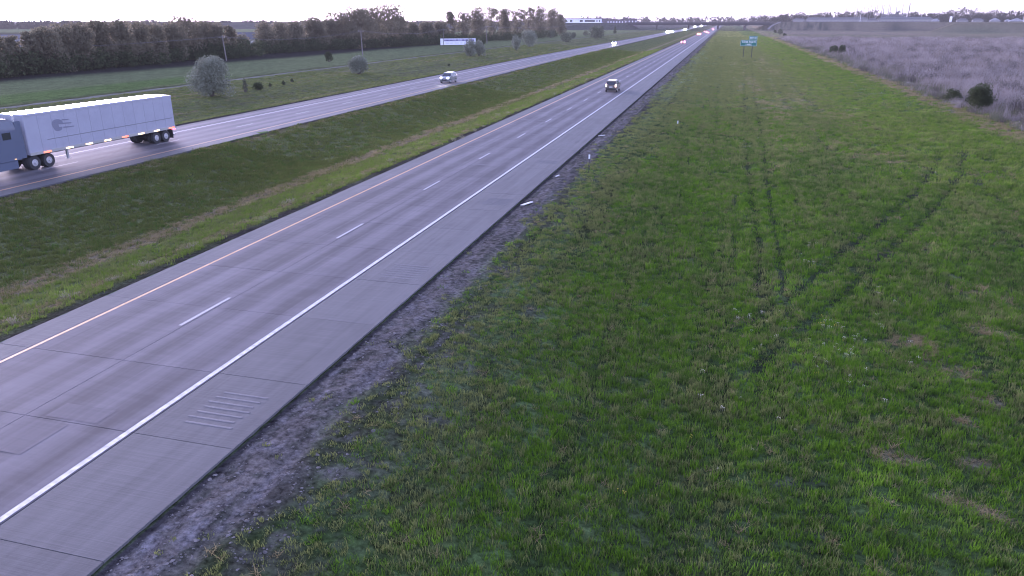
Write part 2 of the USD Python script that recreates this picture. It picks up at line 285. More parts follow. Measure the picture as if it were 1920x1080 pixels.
def ground_color(x, y):
    f = fields(x, y); n1, n2, n3, s = f['n1'], f['n2'], f['n3'], f['s']
    one = np.ones(np.shape(x))
    c = one[..., None]*MID
    c = lerp(c, LUSH, np.clip(sstep(.4, .65, n1)*.9, 0, 1)); c = lerp(c, OLIVE, sstep(.5, .7, n2)*.5)
    far = np.hypot(x-CAMX, y)
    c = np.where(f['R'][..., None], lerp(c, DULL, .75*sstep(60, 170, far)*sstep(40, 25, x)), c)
    c = np.where(f['R'][..., None], c*((.66+.68*sstep(.3, .7, f['st']))*(.55+.45*sstep(70, 150, far)))[..., None], c)  # mown streaks; near ground also darkened to stand for shade between tufts
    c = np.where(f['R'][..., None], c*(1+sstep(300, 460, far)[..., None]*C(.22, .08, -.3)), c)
    bright = sstep(26, 31, x)*sstep(47, 44, x)*sstep(50, 80, far)
    c = lerp(c, C(.085, .125, .045), bright*.6*sstep(.25, .5, n1))
    c = lerp(c, STRAW, .5*sstep(43.5, 46, x+(n2-.5)*3)*sstep(60, 50, x))
    mc = lerp(one[..., None]*OLIVE, C(.10, .128, .05), sstep(6.6, 5.4, f['e2']+(n2-.5)*1.2)*(.55+.45*n1))
    mc = lerp(mc, C(.085, .08, .04), sstep(1.3, .5, np.abs(f['e2']-2.)+(n2-.5)))
    mc = lerp(mc, C(.07, .085, .042), sstep(9, 12, f['e2'])*.6*n3)
    mc = lerp(mc, C(.085, .08, .03), sstep(1.6, .6, f['e3']))
    c = np.where(f['ml'][..., None], mc, c)
    band = noise2(x*4., y*.12, .22, 61)
    lc = lerp(one[..., None]*C(.11, .122, .056), C(.09, .10, .048), sstep(.4, .65, band)); lc = lerp(lc, C(.085, .082, .055), .6*sstep(.6, .75, noise2(x*4., y*.1, .35, 63)))
    lc = np.where((s < -83)[..., None], lerp(one[..., None]*C(.112, .13, .066), C(.084, .12, .042), (sstep(-96, -92, s)*sstep(150, 130, y)*.9+.25*(n1-.3)).clip(0, 1)), lc)
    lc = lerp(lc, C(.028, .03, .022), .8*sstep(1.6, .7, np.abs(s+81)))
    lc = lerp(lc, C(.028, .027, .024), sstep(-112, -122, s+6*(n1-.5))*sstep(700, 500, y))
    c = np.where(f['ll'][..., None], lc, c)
    reed = sstep(47, 50, x+(n2-.5)*4)*sstep(575, 535, y+25*(n1-.5))
    c = lerp(c, C(.24, .218, .21), reed); c = lerp(c, C(.22, .19, .175), .5*reed*sstep(.5, .7, n1))
    bg = sstep(540, 570, y)*sstep(55, 75, x)
    c = lerp(c, C(.085, .10, .062), bg)
    c = lerp(c, C(.13, .115, .105), .8*bg*sstep(760, 790, y+.10*x)*sstep(230, 160, x))
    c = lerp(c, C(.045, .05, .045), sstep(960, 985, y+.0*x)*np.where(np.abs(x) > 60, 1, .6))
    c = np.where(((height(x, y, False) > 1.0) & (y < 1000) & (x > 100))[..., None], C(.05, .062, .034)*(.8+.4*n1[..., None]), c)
    c = lerp(c, STRAW, f['dry']*.8)
    n4 = noise2(x, y, 5., 48); rs = noise2(x*5., y*.5, .9, 49)
    dc = lerp(one[..., None]*C(.115, .104, .096), PALE*.72, sstep(.52, .74, n3*.35+n4*.3+rs*.35)*.9); dc = lerp(dc, SOIL*1.2, sstep(.50, .32, n4*.6+rs*.4)*.85)
    dc = np.where(f['ml'][..., None] | f['ll'][..., None], dc*.38, dc); dc = np.where((f['ll'] & (s > -43.4))[..., None], GRAVEL*.35, dc)  # strip past the far shoulder: gravel with the drop-off shade in its colour
    dc = np.where((f['ll'] & (s < -70))[..., None], C(.17, .165, .15), dc)
    dc = np.where((f['R'] & (x < 3.62))[..., None], GRAVEL*.45, dc)
    dc = np.where((f['R'] & (x > 5.2))[..., None], lerp(one[..., None]*C(.055, .052, .045), C(.10, .092, .085), sstep(.5, .75, n3)), dc)
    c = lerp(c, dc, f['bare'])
    c = lerp(c, SOIL*.8, f['tk']*.85)
    c = np.where(((x > -8.7) & (x < 3.25))[..., None], GRAVEL*.3, c)
    return c
def spaced(*segs):
    out = []
    for a, b, d in segs: out.append(np.arange(a, b-1e-6, d))
    return np.concatenate(out)
def grow(a, b, d0, k):
    out = [a]; d = d0
    while out[-1] < b: out.append(out[-1]+d); d *= k
    return V(out[:-1]+[b])
xs = np.concatenate([-grow(140, 6000, 4, 1.25)[::-1], spaced((-138, -90, 2.5), (-90, -41.5, .8)), [-41.3, -41.0, -40.9, -29.4, -29.25], spaced((-29, -9.2, .45)), [-8.95, -8.8, -8.7, 3.25], spaced((3.29, 8, .12), (8, 36, .22), (36, 60, .5), (60, 140, 2.5)), grow(140, 6000, 4, 1.25)])
ys = np.concatenate([-grow(20, 4000, 8, 1.5)[::-1], spaced((-18, 6, 3), (6, 40, .18), (40, 80, .3), (80, 130, .6), (130, 260, 1.5), (260, 500, 4), (500, 900, 12), (900, 1200, 6)), grow(1200, 9000, 12, 1.25)])
X, Y = np.meshgrid(xs, ys); Z = height(X, Y)
nx, ny = len(xs), len(ys); I = (np.arange(ny-1)[:, None]*nx+np.arange(nx-1)).ravel()
gm = trimesh.Trimesh(np.c_[X.ravel(), Y.ravel(), Z.ravel()], np.vstack([np.c_[I, I+1, I+nx+1], np.c_[I, I+nx+1, I+nx]]), process=False)
GROUND = usdkit.material(stage, '/World/Looks/ground_cover', {
    'a': ('attribute', {'attribute': 'cover'}), 'g': ('geometry', {}),
    'n': ('noise_texture', {'scale': 6., 'detail': 5., 'roughness': .68}), 'n2': ('noise_texture', {'scale': .9, 'detail': 5., 'roughness': .7}),
    'mm': ('mapping', {'scale': (1.2, .35, 1.)}),
    'r': ('rgb_ramp', {'ramp': [(.28, (.22,)*3), (.72, (1.7,)*3)]}), 'r2': ('rgb_ramp', {'ramp': [(.25, (.6,)*3), (.75, (1.4,)*3)]}),
    'm': ('mix_color', {'blend_type': 'multiply', 'fac': 1., 'use_clamp': False}), 'm2': ('mix_color', {'blend_type': 'multiply', 'fac': 1., 'use_clamp': False}),
    'b': ('bump', {'strength': .8, 'distance': .08}), 'p': ('principled_bsdf', {'roughness': 1., 'specular_ior_level': 0.})},
    [('g.position', 'n.vector'), ('g.position', 'mm.vector'), ('mm.vector', 'n2.vector'), ('n.fac', 'r.fac'), ('n2.fac', 'r2.fac'), ('a.color', 'm.a'), ('r.color', 'm.b'), ('m.result', 'm2.a'), ('r2.color', 'm2.b'), ('m2.result', 'p.base_color'), ('n.fac', 'b.height'), ('b.normal', 'p.normal')], surface='p.BSDF')
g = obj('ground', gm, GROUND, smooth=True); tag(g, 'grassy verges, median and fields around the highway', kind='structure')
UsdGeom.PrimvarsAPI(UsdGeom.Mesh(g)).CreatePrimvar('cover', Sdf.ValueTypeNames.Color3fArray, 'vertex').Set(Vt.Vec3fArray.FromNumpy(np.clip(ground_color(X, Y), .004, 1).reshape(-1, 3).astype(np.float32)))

# ---------------------------------------------------------------- northbound road: concrete slabs with open joints
road = thing('road', 'near concrete carriageway with two lanes, shoulders and edge lines', kind='structure')
cols = [(-8.8, -7.48, CON_SHOULDER), (-7.47, -3.56, CON_LANE), (-3.55, .135, CON_LANE), (.165, 3.3, CON_SHOULDER)]
joints = [1.0, 5.4, 10.0, 14.5, 18.3, 23.3, 27.9, 32.3]
while joints[-1] < 118: joints.append(joints[-1]+4.57)
for j0, j1 in zip(joints[:-1], joints[1:]):
    for a, b, m in cols:
        dz = RNG.uniform(-.002, .002)
        obj('slab', bevel_box(a, b, j0+.005, j1-.005, -.25, dz, .007), m, road)
yf = np.concatenate([spaced((joints[-1], 400, 9.14)), grow(400, 6000, 20, 1.2)])
for (a, b, m), nm in zip(cols, ('left_shoulder', 'left_lane', 'right_lane', 'right_shoulder')):
    o = np.ones(len(yf)); t = strip(o*a, o*b, yf, 0.)
    s1 = strip(o*b, o*b, yf, 0.); n = len(yf); s1.vertices[n:, 2] = -.25
    obj(nm, [t, s1], m, road)
LINE = spaced((1, 130, 4)); LINE = np.concatenate([LINE, grow(133, 6000, 12, 1.2)])
o = np.ones(len(LINE))
obj('white_edge_line', strip(-.085*o, .085*o, LINE, .006), WHITE_PAINT, road)
obj('yellow_edge_line', strip(-7.42*o, -7.28*o, LINE, .006), YELLOW_PAINT, road)
for k in range(-2, 60):
    y0 = 21.36+12.19*k
    if y0 < 5: continue
    obj('lane_dash', strip(V([-3.78]*2), V([-3.64]*2), V([y0, y0+3.05]), .006), WORN_PAINT, road)
for cx, y0, n, w in ((1.8, 15.4, 7, 1.5), (1.9, 28.5, 7, 1.7), (2.0, 43.0, 6, 1.6), (2.0, 57.5, 5, 1.6)):
    for k in range(n):                                   # shallow ground-in rumble grooves with raised lips
        y = y0+k*.30; pr = Polygon([(y-.05, .003), (y-.025, .009), (y+.025, .009), (y+.05, .003)])
        sh = RNG.uniform(-.12, .12)
        obj('rumble_groove', prism_x(pr, cx-w/2+sh, cx+w/2+sh), GROOVE, road)
for a, b, y0, y1 in ((-3.35, -2.2, 55.4, 55.9), (-7.2, -3.9, 83.5, 84.1), (-2.95, -1.2, 14.62, 15.4), (-3.3, -1.9, 12.8, 14.4), (-2.9, -2.1, 72.6, 73.0)):
    obj('patch', strip(V([a, a]), V([b, b]), V([y0, y1]), .0035), PATCH, road)
for (p, q, w) in (((1046, 272.5), (1100, 262.5), .05), ((918, 354), (968, 326), .03)):
    p, q = pix(*p), pix(*q); n_ = V([-(q-p)[1], (q-p)[0]]); n_ = n_/np.linalg.norm(n_)*w
    v = V([[*(p[:2]-n_), .005], [*(p[:2]+n_), .005], [*(q[:2]+n_), .005], [*(q[:2]-n_), .005]]); f_ = [[0, 2, 1], [0, 3, 2]]
    obj('tyre_mark', trimesh.Trimesh(v, f_, process=False), PATCH, road)
sb = thing('southbound_road', 'far concrete carriageway carrying the oncoming traffic', kind='structure')
YS = np.concatenate([spaced((15, 300, 5)), grow(300, 6000, 15, 1.2)]); o = np.ones(len(YS)); dx = sbx(YS)
for a, b, m, nm in ((-29.3, -30.75, CON_SHOULDER, 'median_shoulder'), (-30.76, -34.36, CON_FAR, 'inner_lane'), (-34.37, -37.98, CON_FAR, 'outer_lane'), (-37.99, -41., CON_FAR, 'outer_shoulder')):
    t = strip(b+dx, a+dx, YS, 0.); s1 = strip(a+dx, a+dx, YS, 0.); n = len(YS); s1.vertices[n:, 2] = -.25
    obj(nm, [t, s1], m, sb)
obj('yellow_edge_line', strip(-30.95+dx, -30.8+dx, YS, .006), YELLOW_PAINT, sb)
obj('white_edge_line', strip(-38.12+dx, -37.95+dx, YS, .006), WHITE_PAINT, sb)
for k in range(40):
    y0 = 33+12.19*k; d = float(sbx(y0))
    obj('lane_dash', strip(V([-34.44+d]*2), V([-34.3+d]*2), V([y0, y0+3.05]), .006), WORN_PAINT, sb)
for k, y0 in enumerate((40.5, 44.8, 49.0, 71.5, 77, 83, 88, 94, 101)):
    obj('patch', strip(V([-32.3, -32.3]), V([-31.5, -31.5]), V([y0, y0+.5]), .005), PATCH, sb)

# ---------------------------------------------------------------- grass, reeds and flowers as instanced tufts
def tuft(n, h, spread, width, seed, lean=.5, heads=0.):
    r = np.random.default_rng(seed); vs, fs = [], []
    for k in range(n):
        a = r.uniform(0, 2*np.pi); p = V([r.normal(0, spread), r.normal(0, spread), -.02]); hh = h*r.uniform(.55, 1.1); l = hh*lean*r.uniform(.2, 1.2)
        d = V([np.cos(a), np.sin(a), 0]); b = r.uniform(0, 2*np.pi); s = V([np.cos(b), np.sin(b), 0])*width*r.uniform(.7, 1.3)
        m = p+d*l*.35+V([0, 0, hh*.6]); t = p+d*l+V([0, 0, hh])
        i = len(vs); vs += [p-s, p+s, m-s*.7, m+s*.7, t]; fs += [(i, i+1, i+3), (i, i+3, i+2), (i+2, i+3, i+4)]
        if heads and r.random() < heads:
            q = V([0, 0, width*5]); i = len(vs); u = s*1.6
            vs += [t-u, t+u, t+u+q*1.8, t-u+q*1.8]; fs += [(i, i+1, i+2), (i, i+2, i+3)]
    return trimesh.Trimesh(V(vs), V(fs), process=False)
def blades(name, dark, light, trans=.38):
    return leafy(name, dark, light, scale=.35, trans=trans, rough=.8, spec=.03)
GR = [blades('lush_grass', (0.106, 0.209, 0.0184), (0.26, 0.445, 0.0491)), blades('dark_grass', (0.081, 0.144, 0.0266), (0.184, 0.29, 0.0573)), blades('dull_grass', (0.17, 0.192, 0.0655), (0.291, 0.313, 0.114)), blades('straw_grass', (0.291, 0.233, 0.12), (0.544, 0.442, 0.236)),
      blades('olive_grass', (0.124, 0.144, 0.0398), (0.22, 0.254, 0.074)), blades('yellow_green_grass', (0.15, 0.217, 0.0368), (0.282, 0.376, 0.086))]
def scatter(name, protos, pts, kinds, scales, label, cat=None, rng=RNG, flat=None):
    path = free('/World', name); pi = UsdGeom.PointInstancer.Define(stage, path)
    rel = pi.CreatePrototypesRel()
    for nm, mesh, mat in protos:
        m = usdkit.mesh(stage, f'{path}/{nm}', mesh, mat); rel.AddTarget(m.GetPath())
    n = len(pts); a = rng.uniform(0, 2*np.pi, n)/2
    q = np.zeros((n, 4), np.float32); q[:, 3] = np.cos(a); q[:, 2] = np.sin(a)   # imaginary xyz, real
    pi.CreatePositionsAttr(Vt.Vec3fArray.FromNumpy(np.ascontiguousarray(pts, np.float32)))
    pi.CreateProtoIndicesAttr(Vt.IntArray.FromNumpy(np.ascontiguousarray(kinds, np.int32)))
    sc = np.asarray(scales, np.float32); sc = np.repeat(sc[:, None], 3, 1) if sc.ndim == 1 else sc
    if flat is not None: sc = sc*np.c_[np.ones(n), np.ones(n), flat].astype(np.float32)
    pi.CreateScalesAttr(Vt.Vec3fArray.FromNumpy(np.ascontiguousarray(sc)))
    pi.CreateOrientationsAttr(Vt.QuathArray([Gf.Quath(float(w), float(x), float(y), float(z)) for x, y, z, w in q]))
    tag(pi.GetPrim(), label, cat, kind='stuff'); return pi
rg = np.random.default_rng(11)
def sample(x0, x1, y0, y1, dens):
    n = int((x1-x0)*(y1-y0)*dens); return np.c_[rg.uniform(x0, x1, n), rg.uniform(y0, y1, n)]
def in_view(p, pad=60):
    d = np.c_[p, np.zeros(len(p))]-EYE; zz = d@FW; px = 960+FPX*(d@RT)/zz; py = 540-FPX*(d@UPV)/zz
    return (zz > 0) & (px > -pad) & (px < 1920+pad) & (py < 1080+2*pad)
P = np.vstack([sample(3.6, 36, 8, 34, 36), sample(3.6, 40, 34, 62, 22), sample(3.6, 49, 62, 110, 9), sample(3.6, 49, 110, 220, 2.8), sample(3.6, 49, 220, 420, .9), sample(3.6, 52, 420, 620, .4),
               sample(-29.2, -9.2, 16, 60, 17), sample(-31, -9, 60, 130, 6), sample(-32, -9, 130, 320, 1.6), sample(-76, -41.6, 55, 160, 2.2), sample(-80, -42.5, 160, 380, .6)])
P = P[in_view(P)]
F_ = fields(P[:, 0], P[:, 1]); dcam = np.hypot(P[:, 0]-CAMX, P[:, 1]); s_ = F_['s']
u = rg.random(len(P))
keep = u > np.clip(F_['bare']*1.02+F_['tk']*1.0+F_['thin']*.2, 0, .985)
keep &= ~((s_ < -29.3) & (s_ > -41.2)) & (np.abs(s_+76.3) > 1.3)
P, dcam = P[keep], dcam[keep]; F_ = {k: v[keep] for k, v in F_.items()}; s_ = s_[keep]
u, w = rg.random(len(P)), rg.random(len(P)); far = sstep(55, 170, dcam)
kind = np.where(u < np.clip(.15+1.3*(F_['n1']-.35)+1.6*(F_['st']-.5), .08, .85), 0, 1)
kind = np.where(F_['R'] & (w < .2+1.6*np.maximum(0, .5-F_['st'])+.6*far*sstep(44, 26, P[:, 0])+.22*sstep(50, 80, dcam)+.25*sstep(.5, .7, F_['n2'])+.5*F_['thin']), 2, kind)
kind = np.where(F_['R'] & (rg.random(len(P)) < .45*sstep(27, 33, P[:, 0])*sstep(45, 70, P[:, 1])), 5, kind)
kind = np.where(F_['R'] & (rg.random(len(P)) < .6*sstep(42.5, 45, P[:, 0])), 3, kind)
kind = np.where(F_['ml'], np.where(F_['e2'] < 5.8+2*(F_['n2']-.5), np.where(u < .45, 5, 2), np.where(u < .85, 4, 1)), kind)
kind = np.where(F_['ll'], np.where(u < .75, 2, np.where(u < .92, 4, 1)), kind)
kind = np.where(w < F_['dry']*.85+.014+.03*sstep(.55, .75, F_['n2']), 3, kind)
sc = np.where(dcam < 34, 1., np.where(dcam < 62, 1.25, np.where(dcam < 110, 1.9, np.where(dcam < 220, 2.8, 4.2))))
tall = np.where(F_['ll'], .4, np.where(F_['ml'], .65, .85))*(.75+.5*F_['n2'])*(1-.45*F_['thin'])*(1-.65*F_['tk'])*np.where(dcam < 62, 1., np.where(dcam < 110, .75, .5))*rg.uniform(.7, 1.25, len(P))
tall *= np.where(kind == 3, .8, 1.)
pz = height(P[:, 0], P[:, 1])
names = ('lush_tuft', 'dark_tuft', 'dull_tuft', 'straw_tuft', 'olive_tuft', 'yellow_green_tuft')
protos, K = [], np.zeros(len(P), int)
for i, nm in enumerate(names):
    for v in range(3):
        protos.append((f'{nm}_{v:03d}' if v else nm, tuft(17 if i != 3 else 24, .235 if i != 3 else .2, .075, .0105 if i != 3 else .008, 100+i*10+v, .34 if i != 3 else 1.3), GR[i]))
K = kind*3+rg.integers(0, 3, len(P))
scatter('grass', protos, np.c_[P, pz], K, sc*rg.uniform(.8, 1.2, len(P)), 'mown green roadside grass over the verges and median', 'grass', rg, flat=tall)
# reeds of the marsh on the right
REED = [leafy('dark_reed', (.10, .088, .08), (.21, .185, .17), .08, .2), leafy('olive_reed', (.12, .125, .075), (.24, .235, .16), .08, .2), leafy('dead_reed', (.28, .25, .235), (.53, .48, .455), .08, .2), leafy('brown_reed', (.22, .19, .165), (.42, .365, .315), .08, .2)]
Q = np.vstack([sample(46, 110, 76, 140, 3.4), sample(46, 150, 140, 240, 1.3), sample(46, 230, 240, 420, .38), sample(48, 300, 420, 560, .16)])
Q = Q[in_view(Q)]; nq = noise2(Q[:, 0], Q[:, 1], .09, 71); nq2 = noise2(Q[:, 0], Q[:, 1], .4, 72)
edge = 47.5+(nq2-.5)*9
k = (Q[:, 0] > edge)&(nq2 > .36); Q, nq, nq2 = Q[k], nq[k], nq2[k]
dq = np.hypot(Q[:, 0]-CAMX, Q[:, 1])
sq = np.where(dq < 150, 1., np.where(dq < 260, 1.5, np.where(dq < 440, 2.6, 4.)))
hq = (.55+.9*nq)*sstep(46, 53, Q[:, 0]+0*nq).clip(.45, 1)/np.where(dq < 150, 1., np.where(dq < 260, 1.3, np.where(dq < 440, 2.1, 3.2)))
rp = [('reed_clump' if v == 0 else f'reed_clump_{v:03d}', tuft(26, 1.5, .26, .014, 300+v, .28, .5), REED[(2, 3, 2, 3, 0, 1)[v]]) for v in range(6)]
kq = np.where(rg.random(len(Q)) < .75-.5*sstep(.45, .7, nq2), rg.integers(0, 2, len(Q))*2, rg.integers(0, 2, len(Q))*2+1)
n7 = noise2(Q[:, 0]*1.2, Q[:, 1]*.35, .5, 74); kq = np.where(rg.random(len(Q)) < .75*sstep(.48, .66, n7)+.06, 4, kq); kq = np.where(rg.random(len(Q)) < .5*sstep(54, 47, Q[:, 0]), 5, kq)
scatter('reed_bed', rp, np.c_[Q, height(Q[:, 0], Q[:, 1])], kq, sq*rg.uniform(.8, 1.2, len(Q)), 'pale dead reeds filling the marsh on the right', 'reeds', rg, flat=hq)
# wildflowers in the verge
FLW = [simple('cream_petals', (.62, .58, .42), .7), simple('yellow_petals', (.62, .46, .05), .7)]
def flower(seed, yellow=False):
    r = np.random.default_rng(seed); ms = []
    for k in range(5):
        p = V([*r.normal(0, .1, 2), .2*r.uniform(.7, 1.2)])
        d = trimesh.creation.cone(.022, .018, sections=6); d.apply_transform(trimesh.transformations.rotation_matrix(math.pi, [1, 0, 0])); d.apply_translation(p); ms.append(d)
        ms.append(cyl([p[0], p[1], 0], p, .003, 3))
    return trimesh.util.concatenate(ms)
fl = []
for a, b, rx, ry, n in ((1570, 605, 40, 18, 20), (1580, 660, 45, 25, 26), (1600, 640, 30, 20, 14), (1515, 470, 30, 30, 14), (1520, 495, 20, 15, 9), (1390, 600, 20, 25, 12), (1400, 275, 30, 8, 40), (1415, 262, 30, 20, 24), (1380, 230, 25, 10, 14), (1425, 170, 20, 30, 60), (1640, 570, 60, 60, 14), (1450, 620, 90, 60, 20), (1740, 330, 60, 12, 14), (1560, 700, 200, 90, 24), (1400, 770, 250, 150, 26)):
    for _ in range(n//2):
        fl.append(pixg(a+rg.normal(0, rx*.5), b+rg.normal(0, ry*.5)))
yl = [pixg(1364+rg.normal(0, 5), 232+rg.normal(0, 2)) for _ in range(12)]
FP = V(fl+yl); FP[:, 2] = height(FP[:, 0], FP[:, 1])
fk = np.r_[np.where(rg.random(len(fl)) < .85, 0, 1), np.ones(len(yl), int)]
scatter('wildflowers', [('cream_flower', flower(1), FLW[0]), ('yellow_flower', flower(2), FLW[1])], FP, fk, rg.uniform(.4, .8, len(FP)), 'cream and yellow wildflowers scattered in the right verge', 'flowers', rg)
# stones in the gravel edge
STONE = [simple('pale_stone', (.135, .122, .116), .9, var=.3), simple('dark_stone', (.09, .083, .078), .9, var=.3)]
def stone(seed):
    m = trimesh.creation.icosphere(1, .05); r = np.random.default_rng(seed); m.vertices = m.vertices*r.uniform(.6, 1.2, (len(m.vertices), 1))*[1.2, .9, .5]; return m
SP = np.vstack([sample(3.5, 6.6, 8, 32, 95), sample(3.5, 6.2, 32, 60, 35), sample(3.5, 5.6, 60, 120, 14)]); SF = fields(SP[:, 0], SP[:, 1])
k = (rg.random(len(SP)) < SF['bare']*(.25+.75*sstep(.4, .6, SF['n3']))); SP = SP[k]
scatter('gravel', [('pale_pebble', stone(1), STONE[0]), ('dark_pebble', stone(2), STONE[1])], np.c_[SP, height(SP[:, 0], SP[:, 1])], (rg.random(len(SP)) < .55).astype(int), rg.gamma(1.6, .17, len(SP)).clip(0, 1.3)+.13, 'loose gravel and clods beside the near shoulder', 'gravel', rg)

# ---------------------------------------------------------------- trees and shrubs
ORD = ['first', 'second', 'third', 'fourth', 'fifth', 'sixth', 'seventh', 'eighth', 'ninth', 'tenth', 'eleventh', 'twelfth', 'thirteenth', 'fourteenth', 'fifteenth', 'sixteenth', 'seventeenth', 'eighteenth', 'nineteenth', 'twentieth',
       'twenty-first', 'twenty-second', 'twenty-third', 'twenty-fourth', 'twenty-fifth', 'twenty-sixth', 'twenty-seventh', 'twenty-eighth', 'twenty-ninth', 'thirtieth', 'thirty-first', 'thirty-second', 'thirty-third', 'thirty-fourth', 'thirty-fifth', 'thirty-sixth', 'thirty-seventh', 'thirty-eighth', 'thirty-ninth', 'fortieth', 'forty-first', 'forty-second', 'forty-third', 'forty-fourth', 'forty-fifth', 'forty-sixth', 'forty-seventh', 'forty-eighth', 'forty-ninth', 'fiftieth']
def leaf_cloud(r, centers, radii, n, size, flat=.85, fuzz=.22):
    """leaf quads on and in ellipsoid lobes"""
    w = radii.prod(1)**(2/3); k = r.choice(len(centers), n, p=w/w.sum())
    d = r.normal(size=(n, 3)); d /= np.linalg.norm(d, axis=1, keepdims=True)
    p = centers[k]+d*radii[k]*(r.uniform(.1, 1., n)**.4)[:, None]*(1+fuzz*np.abs(r.normal(size=n)))[:, None]
    a = r.normal(size=(n, 3)); a /= np.linalg.norm(a, axis=1, keepdims=True)
    b = np.cross(a, r.normal(size=(n, 3))); b /= np.linalg.norm(b, axis=1, keepdims=True)
    s = size*r.uniform(.6, 1.35, (n, 1)); a, b = a*s*.5, b*s*.5*flat
    v = np.stack([p-a, p-b*.9, p+a, p+b], 1).reshape(-1, 3); i = np.arange(n)*4
    return trimesh.Trimesh(v, np.vstack([np.c_[i, i+1, i+2], np.c_[i, i+2, i+3]]), process=False)
def tree_parts(r, H, W, leaf, n, kind='round'):
    fuzz = .09 if kind == 'shrub' else .22
    c, R = [], []
    top = H*(.97)
    if kind in ('round', 'airy'):
        nl = 26 if kind == 'round' else 22
        for k in range(nl):
            t = (k+r.uniform(0, 1))/nl; z = H*(.07+.86*t); prof = (math.sin(math.pi*(.22+.66*t))**.6)*r.uniform(.7, 1.1); a = k*2.4+r.uniform(-.6, .6)
            q = W/2*prof*r.uniform(.2, .85); s = W*(r.uniform(.12, .23) if kind == 'round' else r.uniform(.09, .16))
            c.append((q*math.cos(a), q*math.sin(a), min(z, H-s*.7))); R.append((s*r.uniform(.8, 1.3), s*r.uniform(.8, 1.3), s*r.uniform(.6, .95)))
        if kind == 'round': c += [(0, 0, H*.42), (0, 0, H*.68)]; R += [(W*.30, W*.30, H*.26), (W*.22, W*.22, H*.2)]
    elif kind == 'cone':
        for k in range(16):
            t = k/15; z = H*(.1+.85*t); q = W/2*(1-t)*.6; a = k*2.4; c.append((q*math.cos(a), q*math.sin(a), z)); s = W*(.1+.2*(1-t)); R.append((s, s, s*.9))
    elif kind == 'shrub':
        for k in range(16):
            a = k*2.4+r.uniform(-.3, .3); t = r.uniform(.0, 1.); z = H*(.16+.62*t); q = W/2*r.uniform(.3, .74)*math.sqrt(max(.1, 1-(1.25*t-.35)**2)); c.append((q*math.cos(a), q*math.sin(a), z)); s = W*r.uniform(.13, .2); R.append((s, s, s*.95))
        c.append((0, 0, H*.45)); R.append((W*.36, W*.36, H*.38)); c.append((W*.05, 0, H*.78)); R.append((W*.26, W*.26, H*.2))
    c, R = V(c), V(R)
    crown = leaf_cloud(r, c, R, n, leaf, fuzz=fuzz)
    tr = H*.014+.05; bend = r.normal(0, .02*H, 2); tk = []
    P = [V([0, 0, -.3]), V([bend[0]*.3, bend[1]*.3, H*.3]), V([bend[0], bend[1], H*.62])]
    if kind == 'shrub':
        for k in range(7):
            q = c[k]; tk.append(cyl([r.normal(0, .12), r.normal(0, .12), -.2], q, .07, 5, .02))
    else:
        tk += [cyl(P[0], P[1], tr, 7, tr*.75), cyl(P[1], P[2], tr*.75, 7, tr*.35)]
        for k in range(0, len(c), 2):
            q = c[k]; t = min(.95, max(.25, q[2]/H*.75)); b = P[0]+(P[1]-P[0])*min(1, t/.5) if t < .5 else P[1]+(P[2]-P[1])*(t-.5)/.5
            b = b.copy(); b[2] = min(b[2], q[2]*.85); tk.append(cyl(b, q, tr*.35, 5, tr*.1))
    return crown, trimesh.util.concatenate(tk)
DECID = leafy('deciduous_leaves', (.17, .155, .10), (.42, .37, .26), .25, .5)
DARKL = leafy('dark_leaves', (.05, .062, .028), (.125, .145, .064), .6, .25)
SILVER = leafy('silvery_leaves', (.21, .225, .165), (.42, .43, .33), .6, .15)
GREYL = leafy('greyish_leaves', (.12, .13, .085), (.24, .245, .18), .6, .2)
DISTL = leafy('distant_leaves', (.022, .024, .018), (.05, .05, .038), .1, .2)
def plant(name, label, cat, loc, H, W, kind, n, leaf, mat, seed, group=None, squash=1.):
    r = np.random.default_rng(seed); t = thing(name, label, cat, loc, r.uniform(0, 6.28), group)
    cr, tk = tree_parts(r, H, W, leaf, n, kind)
    obj('stems' if kind == 'shrub' else 'trunk', tk, BARK, t); obj('crown' if kind != 'shrub' else 'foliage', cr, mat, t); return t
def size_at(P, px_, axis='h'):
    """metres spanned by px_ photo pixels at the point P"""
    return px_*float((V(P)-EYE)@FW)/FPX
def top_z(P, py):
    """height whose image row is py, straight above P"""
    lo, hi = -5., 80.
    for _ in range(50):
        m = (lo+hi)/2; q = V([P[0], P[1], m])-EYE; row = 540-FPX*(q@UPV)/(q@FW)
        lo, hi = (m, hi) if row > py else (lo, m)
    return lo
